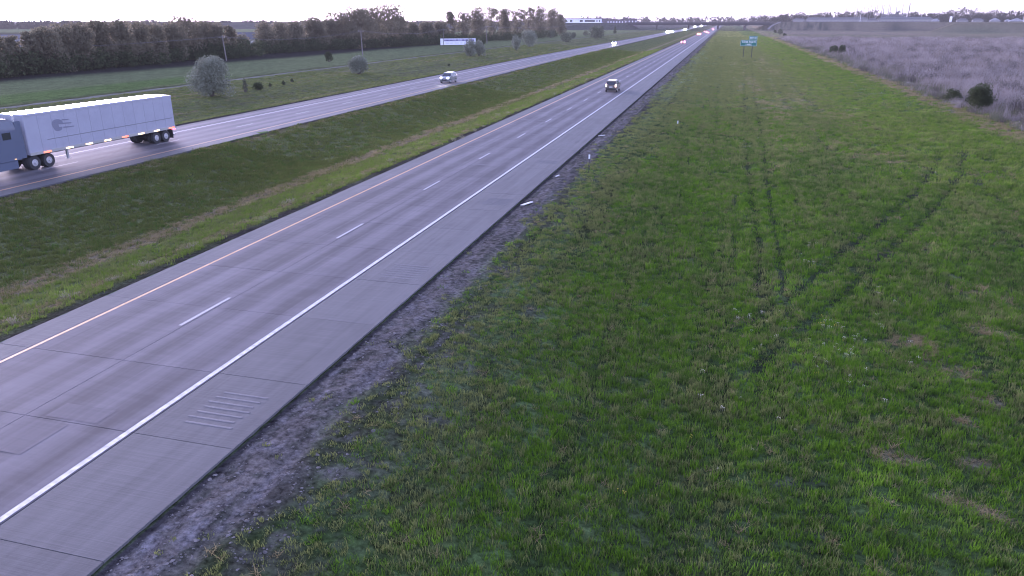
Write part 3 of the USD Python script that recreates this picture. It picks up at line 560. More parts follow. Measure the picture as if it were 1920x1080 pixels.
# the long row beyond the left field: (centre px, top py, half width px, form, base py)
ROW = [(-42, 40, 34, 'round', 150), (2, 66, 16, 'round', 147), (34, 62, 18, 'airy', 143), (66, 56, 20, 'airy', 140), (98, 54, 21, 'round', 138), (132, 48, 22, 'round', 134), (162, 44, 20, 'round', 132), (200, 43, 20, 'round', 128), (236, 40, 22, 'round', 126), (268, 38, 21, 'round', 123),
       (300, 46, 18, 'round', 120), (330, 44, 18, 'round', 117), (358, 34, 22, 'round', 114), (386, 39, 18, 'round', 112), (410, 49, 15, 'round', 111), (437, 46, 10, 'airy', 110), (455, 66, 14, 'round', 107), (500, 42, 18, 'round', 102), (528, 43, 16, 'round', 100), (556, 46, 17, 'round', 98), (592, 37, 19, 'round', 96), (618, 42, 14, 'round', 94),
       (646, 24, 22, 'round', 93), (674, 15, 24, 'round', 92), (702, 10, 26, 'round', 90), (732, 9, 25, 'round', 88), (752, 30, 12, 'round', 87), (775, 45, 13, 'round', 86), (802, 42, 15, 'round', 85), (826, 42, 12, 'round', 83), (846, 24, 11, 'airy', 82), (870, 20, 14, 'airy', 81), (896, 12, 14, 'round', 79), (924, 11, 15, 'airy', 77), (946, 18, 11, 'round', 76),
       (970, 14, 12, 'airy', 75), (990, 11, 12, 'airy', 73), (1012, 14, 12, 'round', 72), (1034, 13, 12, 'round', 70), (1050, 24, 8, 'round', 68)]
hints = {1: 'small dark tree at the left edge of the row beyond the field', 2: 'thin wispy tree near the left end of the row beyond the field', 12: 'broad warm-toned tree standing just left of the nearest power pole', 15: 'small airy treetop rising over the gap right of the nearest power pole', 16: 'low bushy tree filling the gap right of the nearest power pole',
         25: 'tallest dense tree in the row, dark against the bright sky', 24: 'very tall dense tree just left of the tallest in the row', 26: 'low tree at the right flank of the tall dense clump', 30: 'airy tree at the left of the tall gappy group behind the signboard', 39: 'small tree ending the row beside the white warehouse'}
vis = 0
for i, (px, py, hw, kind, by) in enumerate(ROW):
    if i == 0: continue                                   # wholly outside the frame
    B = pixg(px, by-2); H = top_z(B, py)-B[2]; q_ = np.random.default_rng(4000+i); W = max(size_at(B, q_.uniform(2.5, 3.5)*hw), q_.uniform(.52, .78)*H); H *= q_.uniform(.9, 1.03)
    H *= 1.06; lab = hints.get(i, f'{ORD[vis]} leafy tree from the left in the long row beyond the field'); vis += 1
    plant('row_tree', lab, 'tree', B, H, W, kind, 4800 if kind == 'round' else 2800, .50 if B[1] < 260 else .70, DECID, 500+i, 'trees in the row beyond the left field')
# rougher growth behind and below the row
def wood(name, pts, n_per, mat, label, leaf, seed, hmin, hmax, wid):
    r = np.random.default_rng(seed); c, R = [], []
    for (x, y, z, f) in pts:
        for _ in range(n_per):
            h = f*r.uniform(hmin, hmax); w = r.uniform(*wid); c.append((x+r.normal(0, wid[1]), y+r.normal(0, wid[1]), z+h*.5)); R.append((w, w, h*.5))
    m = leaf_cloud(r, V(c), V(R), len(c)*90, leaf)
    tag(obj(name, m, mat), label, 'undergrowth', kind='stuff')
pts = []
for i in range(len(ROW)-1):
    a, b = pixg(ROW[i][0], ROW[i][4]), pixg(ROW[i+1][0], ROW[i+1][4])
    for t in np.linspace(0, 1, 5)[:-1]: pts.append((*(a+(b-a)*t)[:2]+V([-3, 1]), -.3, 1.))
wood('undergrowth', pts, 5, DARKL, 'dark brush growing along the foot of the tree row', .55, 77, 2.0, 5.2, (1.4, 2.6))
# single shrubs of the left side (centre px, base py, top py, width px)
SH = [(399, 181, 103, 96, SILVER, 11000, .23, 'large round silvery shrub at the left beside the far carriageway'), (673, 139, 103, 42, SILVER, 4600, .26, 'medium silvery shrub below the second power pole'), (881, 106, 71, 30, SILVER, 2300, .34, 'left half of the silvery shrub pair overlapping the white signboard'), (899, 105, 74, 28, SILVER, 2000, .34, 'right half of the silvery shrub pair beside the white signboard'),
      (993, 88, 54, 40, SILVER, 3000, .4, 'tall rounded silvery shrub right of two smaller shrubs'), (968, 95, 64, 24, SILVER, 1500, .36, 'narrow silvery shrub left of the tall rounded one'), (1032, 71, 54, 22, GREYL, 800, .5, 'grey shrub near the end of the tree row'), (617, 116, 95, 18, DARKL, 1100, .26, 'small dark tree-like bush beside the track, left of the second pole'),
      (485, 169, 154, 24, DARKL, 1300, .16, 'low dark round bush right of the large silvery shrub'), (461, 173, 146, 12, GREYL, 500, .16, 'thin upright weed stalks right of the large silvery shrub'), (1118, 72, 47, 44, GREYL, 2200, .6, 'broad grey-green bush on the slope left of the overpass'), (1062, 79, 60, 28, GREYL, 900, .5, 'grey-green bush in front of the warehouse slope'), (1098, 68, 56, 14, GREYL, 600, .5, 'small grey bush left of the broad one below the warehouse'),
      (1153, 63, 48, 7, DARKL, 500, .5, 'dark narrow conifer on the overpass embankment'), (1075, 72, 60, 14, GREYL, 600, .5, 'pale bush between the track and the far carriageway'), (532, 160, 150, 8, DARKL, 240, .14, 'tiny dark weed tuft right of the low dark bush'), (507, 163, 154, 7, DARKL, 200, .14, 'tiny dark weed tuft nearest the low dark bush'), (548, 154, 147, 7, DARKL, 200, .14, 'tiny dark weed tuft highest on the grass slope'), (1003, 75, 62, 12, GREYL, 500, .45, 'grey shrub behind the tall rounded silvery one'), (905, 84, 72, 12, DARKL, 500, .4, 'dark bush behind the silvery pair at the pole foot'), (842, 124, 119, 6, DARKL, 160, .16, 'tiny weed tuft on the grass above the oncoming pale car')]
for i, (px, by, ty, wpx, mat, n, leaf, lab) in enumerate(SH):
    B = pixg(px, by); H = top_z(B, ty)-B[2]; W = size_at(B, wpx)
    plant('shrub' if H > 1.2 else 'weed_tuft', lab, 'shrub' if H > 1.2 else 'weed', B, H, W, 'cone' if 'conifer' in lab else 'shrub', n, leaf, mat, 700+i)
# right side shrubs
for i, (px, by, ty, wpx, mat, n, leaf, lab) in enumerate([(1832, 209, 154, 58, DARKL, 6800, .15, 'large dark bush at the right edge of the mown verge'), (1785, 191, 165, 34, DARKL, 1800, .14, 'ragged low bush just left of the large dark bush'), (1562, 104, 84, 20, DARKL, 2400, .22, 'left one of the two joined dark bushes before the reeds'), (1577, 104, 83, 20, DARKL, 2400, .22, 'right one of the two joined dark bushes before the reeds'),
        (1462, 65, 53, 13, GREYL, 900, .5, 'pale grey bush at the far end of the right verge'), (1471, 68, 62, 8, DARKL, 500, .4, 'small dark bush beside the pale grey one far right of the sign'), (1453, 62, 56, 8, DARKL, 400, .5, 'small dark bush left of the pale grey one near the embankment')]):
    B = pixg(px, by); H = top_z(B, ty)-B[2]; W = size_at(B, wpx)
    plant('bush', lab, 'bush', B, H, W, 'shrub', n, leaf, mat, 760+i)
# far skyline on the right: (px, top py, half width)
SKY = [(1432, 31, 6), (1445, 26, 7), (1455, 29, 6), (1467, 26, 7), (1479, 22, 8), (1492, 27, 6), (1501, 27, 6), (1511, 24, 7), (1522, 21, 8), (1531, 23, 6), (1548, 21, 7), (1558, 23, 6), (1565, 19, 7), (1574, 22, 4), (1586, 20, 7), (1598, 22, 5), (1606, 21, 5), (1614, 16, 9), (1626, 24, 6), (1640, 25, 7), (1655, 20, 7), (1668, 23, 6), (1679, 21, 6), (1689, 22, 5), (1703, 26, 6), (1714, 24, 7), (1727, 23, 7), (1738, 22, 6), (1748, 18, 7), (1758, 20, 6), (1770, 13, 9), (1788, 16, 9), (1800, 24, 6), (1809, 21, 7), (1820, 22, 6), (1832, 17, 9), (1847, 23, 7), (1859, 19, 8), (1873, 20, 8), (1890, 15, 8), (1902, 15, 8), (1916, 13, 9)]
for i, (px, py, hw) in enumerate(SKY):
    D = 1420+40*((i*7) % 5); q = pix(px, 200.); d = (q-EYE)[:2]/np.linalg.norm((q-EYE)[:2]); B = V([*(EYE[:2]+d*D), 0]); B[2] = gz(B[0], B[1])-.5
    plant('far_tree', f'{ORD[i]} small dark tree from the left on the far right skyline', 'tree', B, top_z(B, py)-B[2], max(size_at(B, 2.9*hw), 8), 'round', 520, 2.0, DISTL, 900+i, 'trees on the far right skyline')
pts = []
for px in np.arange(1425, 1935, 4.):
    q = pix(px, 200.); d = (q-EYE)[:2]/np.linalg.norm((q-EYE)[:2]); B = EYE[:2]+d*1480; pts.append((*B, gz(*B), 1.))
wood('far_wood', pts, 1, DISTL, 'dark far-off wood filling the right skyline', 3.2, 78, 14, 20, (5, 8))
pts = []
for px in np.arange(1085, 1440, 4.):
    q = pix(px, 200.); d = (q-EYE)[:2]/np.linalg.norm((q-EYE)[:2]); B = EYE[:2]+d*1900; pts.append((*B, gz(*B), 1.))
wood('far_wood', pts, 1, DISTL, 'thin dark line of far-off woods beyond the overpass', 3.5, 79, 12, 21, (6, 9))
pts = []
for px in np.arange(-60, 1085, 3.):
    q = pix(px, 200.); d = (q-EYE)[:2]/np.linalg.norm((q-EYE)[:2]); B = EYE[:2]+d*1300; pts.append((*B, gz(*B), 1.))
wood('far_wood', pts, 1, DISTL, 'low far-off woods glimpsed behind the left tree row', 3., 80, 7, 12, (5, 8))
# pale weed clumps along the median edge of the near road
WEED = [simple('bleached_stalks', (.30, .265, .165), .9, var=.3), ]
def clump(seed):
    m = tuft(46, .30, .17, .010, seed, 1.0, .9); return m
WC = [(732, 304, 1.), (851, 264, .9), (866, 261, .8), (891, 246, .8), (934, 219, 1.), (952, 214, .9), (906, 238, .6), (548, 380, 1.), (535, 384, .9), (362, 465, 1.), (350, 468, .7), (270, 500, 1.), (283, 498, .8), (123, 559, 1.), (140, 556, .8), (207, 530, .8), (222, 524, .7), (25, 607, 1.), (620, 350, .7), (492, 414, .8), (1100, 150, .9), (1118, 142, .8), (1040, 178, .8)]
for i, (px, py, s) in enumerate(WC):
    B = pixg(px, py); B[2] = gz(B[0], B[1])
    lab = 'pale bleached weed clump beside the near road, ' + ('nearest the camera' if i == 17 else f'{ORD[sorted(range(len(WC)), key=lambda k: WC[k][0]).index(i)]} from the left along the median edge')
    w = thing('weed_clump', lab, 'weed', B, i*1.3, 'bleached weeds along the median edge')
    obj('stalks', clump(1200+i).apply_scale(.66*s*min(1.7, .9+B[1]/140)), WEED[0], w)

# ---------------------------------------------------------------- vehicles
def resub(m, e):
    v, f = trimesh.remesh.subdivide_to_size(m.vertices, m.faces, e); m = trimesh.Trimesh(v, f, process=True); m.merge_vertices(); return m
SUV = dict(prof=[(-2.30, .32), (-2.36, .52), (-2.33, .86), (-2.27, 1.06), (-2.06, 1.58), (-1.90, 1.70), (-1.4, 1.755), (-.3, 1.77), (.25, 1.72), (.42, 1.66), (1.16, 1.15), (1.35, 1.10), (2.02, .99), (2.24, .88), (2.35, .62), (2.30, .30)], belt=1.08, side=[(-1.85, 1.14), (-1.68, 1.56), (-1.3, 1.63), (.28, 1.62), (.98, 1.14)], pillars=(-.95, -.05), ws=((.47, 1.63), (1.12, 1.185)), rw=((-2.25, 1.12), (-2.08, 1.55)), w=.94)
SEDAN = dict(prof=[(-2.32, .30), (-2.38, .5), (-2.34, .82), (-2.24, .98), (-1.75, 1.04), (-1.0, 1.40), (-.6, 1.46), (.1, 1.46), (.45, 1.38), (1.2, .99), (1.4, .95), (2.1, .82), (2.3, .7), (2.36, .5), (2.3, .26)], belt=.95, side=[(-1.5, .99), (-.95, 1.33), (-.4, 1.40), (.3, 1.36), (.98, .99)], pillars=(-.75, -.02), ws=((.48, 1.36), (1.16, 1.02)), rw=((-1.7, 1.07), (-1.04, 1.375)), w=.91)
def car(name, label, cat, loc, rot, spec, paint, lights, roof=None, plate=True, tail=TAIL):
    t = thing(name, label, cat, loc, rot); W = spec['w']; wy, wr = 1.42, .345
    def morph(v):
        v = v.copy(); y, z = v[:, 1], v[:, 2]
        s = W-np.maximum(0, z-spec['belt'])*.30-np.maximum(0, np.abs(y)-1.75)**2*.28-np.maximum(0, .5-z)*.12
        v[:, 0] *= s; return v
    body = Polygon(spec['prof'])
    for q in (-wy, wy): body = body.difference(Point(q, wr-.01).buffer(wr+.06, 16))
    m = resub(prism_x(body.buffer(.03).buffer(-.03), -1, 1), .22); m.vertices = morph(m.vertices)
    obj('body', m, paint, t, smooth=32)
    inner = box(-.80*W, .80*W, -wy-.5, wy+.5, .28, .72); obj('underbody', inner, BLACK, t)
    pi = spec['pillars']; S = Polygon(spec['side'])
    cuts = [-9, *pi, 9]
    for sx in (-1, 1):
        for a, b in zip(cuts[:-1], cuts[1:]):
            piece = S.intersection(Polygon([(a+.04, 0), (b-.04, 0), (b-.04, 3), (a+.04, 3)]))
            if piece.area < .02: continue
            g_ = prism_x(piece, 1.0, 1.008) if sx > 0 else prism_x(piece, -1.008, -1.0)
            g_ = resub(g_, .3); g_.vertices = morph(g_.vertices); obj('window', g_, GLASS, t)
    for nm, (p, q) in (('windscreen', spec['ws']), ('rear_window', spec['rw'])):
        p, q = V(p), V(q); d = (q-p)/np.linalg.norm(q-p); n = V([-d[1], d[0]]); sgn = 1 if (nm == 'windscreen') == (n[0] > 0) else -1; n = n*sgn
        pr = Polygon([p+n*.012, q+n*.012, q-n*.03, p-n*.03]); g_ = resub(prism_x(pr, -.86, .86), .3); g_.vertices = morph(g_.vertices); obj(nm, g_, GLASS, t)
    for sx in (-1, 1):
        for sy in (-1, 1):
            x0 = sx*(W-.20); x1 = sx*(W-.005); w_ = obj('wheel', cyl([x0, sy*wy, wr], [x1, sy*wy, wr], wr, 24), RUBBER, t)
            obj('rim', cyl([x1-.01*sx, sy*wy, wr], [x1+.006*sx, sy*wy, wr], wr*.66, 16, wr*.6), STEEL, w_)
    L = spec['prof']; zf = .76 if spec is SUV else .68
    for sx in (-1, 1):
        h = trimesh.creation.icosphere(2, 1.); h.apply_scale([.25, .12, .19]); h.apply_translation([sx*(W-.29), 2.13, zf+.04]); obj('headlight', h, (HEAD if loc[1] < 250 else HEADFAR) if lights else GLASS, t)
        zt = 1.0 if spec is SUV else .84; b = bevel_box(*sorted((sx*(W-.10), sx*(W-.31))), -2.37, -2.16, zt-.20, zt+(.26 if spec is SUV else .05), .03); obj('tail_light', b, tail, t)
        mr = trimesh.creation.icosphere(1, 1.); mr.apply_scale([.12, .06, .09]); mr.apply_translation([sx*(W+.05), .85, spec['belt']+.1]); obj('mirror', mr, paint, t)
    obj('grille', box(-.45, .45, 2.28, 2.37, .45, .66), BLACK, t)
    obj('rear_bumper', bevel_box(-.80, .80, -2.44, -2.2, .40, .62, .05), BLACK, t)
    if plate: obj('number_plate', box(-.26, .26, -2.375, -2.3, .72, .86), WHITE_PLATE, t)
    if roof is not None: obj('roof_panel', box(-.62, .62, -1.7, .05, 1.762, 1.785), roof, t)  # added white sheet carrying the sky glare of the roof
    return t
HEADFAR = simple('distant_headlight_on', (.8, .8, .8), .2, emit=(1., .97, 1.), es=900.)
TAILFAR = simple('distant_tail_light_on', (.5, .05, .05), .3, emit=(1., .2, .28), es=14.)
WHITE_PLATE = simple('number_plate_white', (.6, .6, .58), .4)
TANP = simple('tan_car_paint', (.10, .078, .06), .45, coat=.1)
SILV = simple('silver_car_paint', (.15, .15, .152), .3, .2, coat=.6)
DARKP = simple('dark_car_paint', (.04, .035, .045), .25, coat=.6)
REDP = simple('maroon_car_paint', (.12, .03, .03), .25, coat=.6)
WHITEP = simple('white_car_paint', (.78, .77, .76), .25, coat=.6)
ROOF_GLARE = simple('roof_sky_glare', (.80, .79, .77), .18, coat=.6)  # white colour stands for bright sky glare on the car roofs
PI = math.pi
car('van', 'tan people carrier with sky glare coloured on its roof driving away in the right lane', 'car', (-1.95, 123.2, 0), 0, SUV, TANP, False, ROOF_GLARE)
car('pale_car', 'silver car with glaring headlights oncoming on the far carriageway', 'car', (-32.6+float(sbx(132)), 133., 0), PI, SUV, SILV, True, ROOF_GLARE)
for nm, lab, x, y, away, sp, pa in (('car', 'oncoming dark car with lit headlights left of the overpass', -32.5, 362, 0, SUV, DARKP), ('car', 'oncoming car with headlights, left one of a side-by-side pair', -35.6, 742, 0, SEDAN, WHITEP), ('car', 'oncoming car with headlights, right one of a side-by-side pair', -32.5, 748, 0, SUV, DARKP),
                                   ('car', 'far oncoming car with headlights just before the overpass', -32.6, 985, 0, SEDAN, WHITEP), ('car', 'oncoming car with headlights seen beneath the overpass', -34.5, 1350, 0, SUV, WHITEP), ('car', 'farthest oncoming car with headlights beneath the overpass', -32.4, 1600, 0, SEDAN, DARKP)):
    car(nm, lab, 'car', (x+float(sbx(y)), y, 0), PI, sp, pa, True, plate=False)
for lab, x, y, sp, pa, tl in (('dark sedan with lit tail lights in the left lane far ahead', -5.4, 398, SEDAN, DARKP, TAILFAR), ('maroon car braking with bright tail lights in the left lane farther ahead', -5.4, 618, SUV, REDP, TAILFAR), ('dark car with red tail lights in the right lane far ahead', -1.8, 742, SEDAN, DARKP, TAILFAR), ('red-lit car left of the dark one in the far distance', -5.5, 800, SEDAN, REDP, TAILFAR), ('dark car with tail lights nearest the overpass in the right lane', -1.8, 985, SUV, DARKP, TAILFAR)):
    car('car', lab, 'car', (x, y, 0), 0, sp, pa, False, plate=False, tail=tl)

# semi-trailer truck: local y runs forward from the trailer's rear doors
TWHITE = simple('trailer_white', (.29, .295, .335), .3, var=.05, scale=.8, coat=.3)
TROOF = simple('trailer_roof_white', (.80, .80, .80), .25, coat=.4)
CABP = simple('pale_blue_cab_paint', (.07, .085, .12), .3, coat=.5)
GREYD = simple('grey_decal', (.15, .155, .195), .5)
RIB = simple('panel_rib', (.215, .22, .25), .4)
SEAM = simple('panel_seam', (.12, .125, .14), .5)
DOORM = simple('trailer_door', (.6, .6, .6), .35)
tr = thing('semi_truck', 'white box semi-trailer truck with lit side markers on the far carriageway', 'truck', (-36.05, 60.6, 0), PI)
HW, TZ0, TZ1, TL = 1.29, 1.12, 4.08, 16.15
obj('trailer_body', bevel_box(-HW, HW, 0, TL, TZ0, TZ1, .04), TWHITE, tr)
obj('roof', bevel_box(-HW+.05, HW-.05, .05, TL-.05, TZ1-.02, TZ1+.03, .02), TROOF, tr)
for sx in (-1, 1):
    x = sx*(HW+.012); a, b = sorted((sx*HW, x))
    obj('bottom_rail', box(*sorted((sx*(HW-.01), sx*(HW+.022))), .0, TL, TZ0-.05, TZ0+.16), ALU, tr)
    obj('top_rail', box(*sorted((sx*(HW-.01), sx*(HW+.022))), .0, TL, TZ1-.12, TZ1+.01), TWHITE, tr)
    obj('scuff_line', box(a, b, .3, 14.4, 2.03, 2.075), SEAM, tr)
    for k in range(1, 13):
        yk = k*1.245; obj('panel_seam', box(*sorted((sx*HW, sx*(HW+.005))), yk-.012, yk+.012, TZ0+.17, TZ1-.13), RIB, tr)
    # faded grey emblem: rough oval with three sweeping bars behind it
    q = [(13.2+.5*math.cos(a_)*(1+.12*math.sin(3*a_)), 3.0+.5*math.sin(a_)*(1+.1*math.cos(2*a_))) for a_ in np.linspace(0, 2*PI, 28, endpoint=False)]
    e = Polygon(q).difference(Polygon([(12.4, 2.75), (13.1, 2.85), (13.1, 3.05), (12.4, 2.98)]))
    obj('emblem', prism_x(e, *sorted((sx*(HW+.001), sx*(HW+.009)))), GREYD, tr)
    for k, z in enumerate((2.72, 3.02, 3.30)):
        bar = Polygon([(12.72, z), (11.7+.2*k, z-.03), (11.65+.2*k, z+.04), (12.72, z+.10)]); obj('emblem_bar', prism_x(bar, *sorted((sx*(HW+.010), sx*(HW+.018)))), GREYD, tr)
    for k, yy in enumerate((.55, 2.55, 4.55, 6.5, 8.5, 10.5, 12.5, 14.6)):
        mat = AMBER if k in (1, 2, 4, 5, 6) else MRED
        obj('marker_light', box(*sorted((sx*(HW+.022), sx*(HW+.06))), yy-.34, yy+.34, TZ0-.02, TZ0+.10), mat, tr)
for sx in (-1, 1):
    d = obj('rear_door', box(*sorted((sx*.01, sx*(HW-.06))), -.03, .01, TZ0+.12, TZ1-.12), DOORM, tr)
    for o_ in (.35, .8): obj('lock_rod', cyl([sx*o_, -.05, TZ0+.15], [sx*o_, -.05, TZ1-.15], .018, 6), STEEL, d)
    for z in (TZ0-.12,): obj('tail_light', box(*sorted((sx*.75, sx*1.2)), -.06, .0, z-.06, z+.08), TAILR, tr)
    obj('mud_flap', box(*sorted((sx*.6, sx*1.2)), .35, .37, .18, 1.0), BLACK, tr)
obj('underride_guard', [box(-1.1, 1.1, -.02, .08, .42, .54), box(-.8, -.7, 0, .08, .5, 1.1), box(.7, .8, 0, .08, .5, 1.1)], STEEL, tr)
obj('chassis_rail', [box(-.5, -.4, .2, 15.6, .86, 1.1), box(.4, .5, .2, 15.6, .86, 1.1)], DARKSTEEL, tr)
def wheel(parent, x, y, r=.51, w=.28):
    s = 1 if x > 0 else -1; wl = obj('wheel', cyl([x-s*w, y, r], [x, y, r], r, 28), RUBBER, parent)
    obj('rim', cyl([x-s*.02, y, r], [x+s*.012, y, r], r*.56, 18, r*.5), ALU, wl); obj('hub', cyl([x, y, r], [x+s*.08, y, r], r*.2, 10, r*.15), STEEL, wl)
for y in (1.4, 2.65):
    for sx in (-1, 1): wheel(tr, sx*1.27, y); obj('inner_wheel', cyl([sx*.62, y, .51], [sx*.92, y, .51], .51, 24), RUBBER, tr)
    obj('axle', cyl([-1.0, y, .51], [1.0, y, .51], .07, 8), DARKSTEEL, tr)
for sx in (-1, 1):
    obj('landing_leg', [box(*sorted((sx*.85, sx*1.0)), 12.4, 12.55, .32, 1.1), box(*sorted((sx*.78, sx*1.07)), 12.35, 12.6, .28, .33)], STEEL, tr)
# tractor
cabp = Polygon([(16.9, .95), (16.9, 3.5), (17.0, 3.75), (17.4, 3.95), (18.6, 4.0), (19.2, 3.75), (19.7, 3.1), (19.85, 2.75), (20.5, 1.95), (22.2, 1.65), (22.75, 1.35), (22.85, .75), (22.7, .45), (21.9, .42), (19.9, .42), (19.9, .95)])
cabp = cabp.difference(Point(21.7, .5).buffer(.62))
cm = resub(prism_x(cabp.buffer(.08).buffer(-.08), -1, 1), .3); v = cm.vertices; v[:, 0] *= 1.24-.30*sstep(19.8, 20.6, v[:, 1])*sstep(1.2, 1.7, v[:, 2])-.12*sstep(3.0, 4.0, v[:, 2])-.2*sstep(22.0, 22.8, v[:, 1]); cm.vertices = v
obj('cab', cm, CABP, tr, smooth=30)
for sx in (-1, 1):
    obj('door_window', prism_x(Polygon([(18.75, 2.25), (19.75, 2.2), (19.62, 2.85), (19.3, 3.05), (18.75, 3.05)]), *sorted((sx*1.23, sx*1.247))), GLASS, tr)
    obj('sleeper_window', prism_x(Polygon([(17.4, 2.5), (18.1, 2.5), (18.1, 3.0), (17.4, 3.0)]), *sorted((sx*1.235, sx*1.248))), GLASS, tr)
    obj('side_skirt', bevel_box(*sorted((sx*1.02, sx*1.2)), 17.2, 19.8, .35, .94, .04), CABP, tr)
    obj('fuel_tank', cyl([sx*.92, 17.3, .68], [sx*.92, 19.6, .68], .22, 14), ALU, tr)
    obj('side_extender', box(*sorted((sx*1.17, sx*1.22)), 16.4, 16.9, 1.0, 3.7), CABP, tr)
    obj('exhaust_stack', cyl([sx*1.0, 16.72, 1.0], [sx*1.0, 16.72, 4.15], .07, 10), ALU, tr)
    obj('wing_mirror', box(*sorted((sx*1.36, sx*1.52)), 19.7, 19.8, 2.1, 2.75), BLACK, tr)
    for yy in (17.4,): obj('marker_light', box(*sorted((sx*1.2, sx*1.24)), yy-.1, yy+.1, 1.0, 1.08), AMBER, tr)
    wheel(tr, sx*1.23, 21.7)
    h = trimesh.creation.icosphere(2, 1.); h.apply_scale([.2, .12, .14]); h.apply_translation([sx*.86, 22.66, 1.05]); obj('headlight', h, HEAD, tr)
for y in (14.55, 15.85):
    for sx in (-1, 1): wheel(tr, sx*1.24, y); obj('inner_wheel', cyl([sx*.6, y, .51], [sx*.9, y, .51], .51, 24), RUBBER, tr)
obj('tractor_frame', [box(-.45, -.35, 13.7, 22.3, .72, .95), box(.35, .45, 13.7, 22.3, .72, .95), box(-.8, .8, 14.7, 15.8, .95, 1.1)], DARKSTEEL, tr)
obj('windscreen', resub(prism_x(Polygon([(19.76, 3.12), (20.52, 2.02), (20.47, 1.98), (19.70, 3.08)]), -1.0, 1.0), .5), GLASS, tr)
obj('grille', box(-.6, .6, 22.78, 22.9, .7, 1.35), DARKSTEEL, tr)

# ---------------------------------------------------------------- signs, posts and litter at the road
GREEN = simple('sign_green', (.010, .135, .10), .4, var=.06)
SIGNW = simple('sign_white', (.70, .72, .72), .45)
B = pixg(1401, 108.5); D = float((B-EYE)@FW); k = D/FPX
sg = thing('exit_sign', 'green exit guide sign on two posts in the right verge', 'sign', (B[0], B[1], B[2]), 0)
zb, zt = top_z(B, 86.6)-B[2], top_z(B, 75.0)-B[2]; tz0, tz1 = zt+.04, top_z(B, 67.2)-B[2]
w2 = 14.6*k/math.cos(YAW*.2)
obj('sign_panel', bevel_box(-w2, w2, -.03, .03, zb, zt, .02), GREEN, sg); obj('exit_tab', bevel_box(-w2*.02, w2, -.03, .03, tz0, tz1, .02), GREEN, sg)
def frame(x0, x1, z0, z1, t, y): return [box(x0, x1, y-.004, y, z1-t, z1), box(x0, x1, y-.004, y, z0, z0+t), box(x0, x0+t, y-.004, y, z0+t, z1-t), box(x1-t, x1, y-.004, y, z0+t, z1-t)]
obj('border', frame(-w2+.06, w2-.06, zb+.06, zt-.06, .05, -.032), SIGNW, sg); obj('border', frame(-w2*.02+.05, w2-.06, tz0+.05, tz1-.05, .04, -.032), SIGNW, sg)
def lettering(txt, hh, cx, z, parent, mat, maxw=None, y=-.032):
    m = meshkit.text_mesh(txt, hh, .004, True); b = m.bounds; w = b[1][0]-b[0][0]
    if maxw and w > maxw: m.apply_scale([maxw/w, 1, 1]); b = m.bounds; w = b[1][0]-b[0][0]
    m.apply_translation([-(b[0][0]+b[1][0])/2, 0, 0]); v = m.vertices; m.vertices = np.c_[v[:, 0]+cx, y-v[:, 2], v[:, 1]+z]; obj('lettering', m, mat, parent)
hp = zt-zb
lettering('52nd Ave S', hp*.30, 0, zb+hp*.56, sg, SIGNW, 2*w2*.84); lettering('1 MILE', hp*.22, 0, zb+hp*.17, sg, SIGNW); lettering('EXIT 60', (tz1-tz0)*.44, w2*.49, tz0+(tz1-tz0)*.28, sg, SIGNW, w2*.8)
for s in (-7.6*k, 7.2*k):
    obj('post', [box(s-.1, s+.1, .032, .05, -.3, zt), box(s-.1, s+.1, .2, .218, -.3, zt), box(s-.01, s+.01, .05, .2, -.3, zt)], DARKSTEEL, sg)
for i, (px, py, top, lab) in enumerate(((1104, 325, 289, 'thin roadside delineator post with a white reflector beside the gravel'), (1270.5, 234, 226, 'small delineator stub far up the right verge'))):
    B = pixg(px, py); H = top_z(B, top)-B[2]; dl = thing('delineator', lab, 'post', B)
    obj('post', box(-.025, .025, -.012, .012, -.2, H), DARKSTEEL, dl); obj('reflector', box(-.06, .06, -.02, -.013, H-.36, H-.02), SIGNW, dl)
for i, (px, py, L, W, rot, lab) in enumerate(((988, 383, 1.05, .26, -.35, 'long bright white slab of debris lying by the near pavement edge'), (1045, 331, .6, .10, -.2, 'thin pale sliver of debris by the pavement edge, middle of three'), (1128, 255, .75, .28, -.6, 'short white piece of debris by the pavement edge farthest up the road'))):
    B = pixg(px, py); db = thing('debris', lab, 'debris', (B[0], B[1], gz(B[0], B[1])+.05), rot)
    m = bevel_box(-W/2, W/2, -L/2, L/2, 0, .05, .015); m.apply_transform(trimesh.transformations.rotation_matrix(-.16, [0, 1, 0])); obj('slab_piece', m, simple(f'bleached_debris_{"abc"[i]}', (.55, .54, .53), .5), db)
# roadside signboard beyond the left field
B0, B1 = pixg(826, 87), pixg(892, 86.0); d = (B1-B0)[:2]; Lb = np.linalg.norm(d); rot = math.atan2(d[1], d[0])
bb = thing('signboard', 'long low white signboard partly behind a silvery shrub', 'signboard', (*B0[:2], B0[2]), rot)
zt, zb = top_z(B0, 72.5)-B0[2], top_z(B0, 84.5)-B0[2]
SBW = simple('signboard_white', (.74, .75, .78), .5); SBB = simple('signboard_lavender', (.50, .49, .62), .5); SBT = simple('signboard_text_blue', (.07, .06, .17), .6)
g1 = Lb*.07; obj('end_panel', box(0, g1, -.1, .1, zb, zt), SBW, bb); obj('main_panel', box(g1+.35, Lb, -.1, .1, zb, zt), SBW, bb)
obj('upper_band', box(g1+.5, Lb-.1, -.106, -.1, zb+(zt-zb)*.55, zt-.12), SBB, bb)
for k_, (a, b) in enumerate(((.11, .145), (.16, .235), (.255, .34), (.36, .40), (.43, .50), (.53, .56), (.6, .68), (.7, .78), (.82, .95))):
    obj('printed_word', box(Lb*a, Lb*b, -.114, -.107, zb+(zt-zb)*.62, zb+(zt-zb)*.84), SBT, bb)
for a, b in ((.14, .24), (.26, .36), (.39, .52), (.55, .62), (.66, .8)): obj('printed_word', box(Lb*a, Lb*b, -.107, -.1005, zb+(zt-zb)*.22, zb+(zt-zb)*.36), SBB, bb)
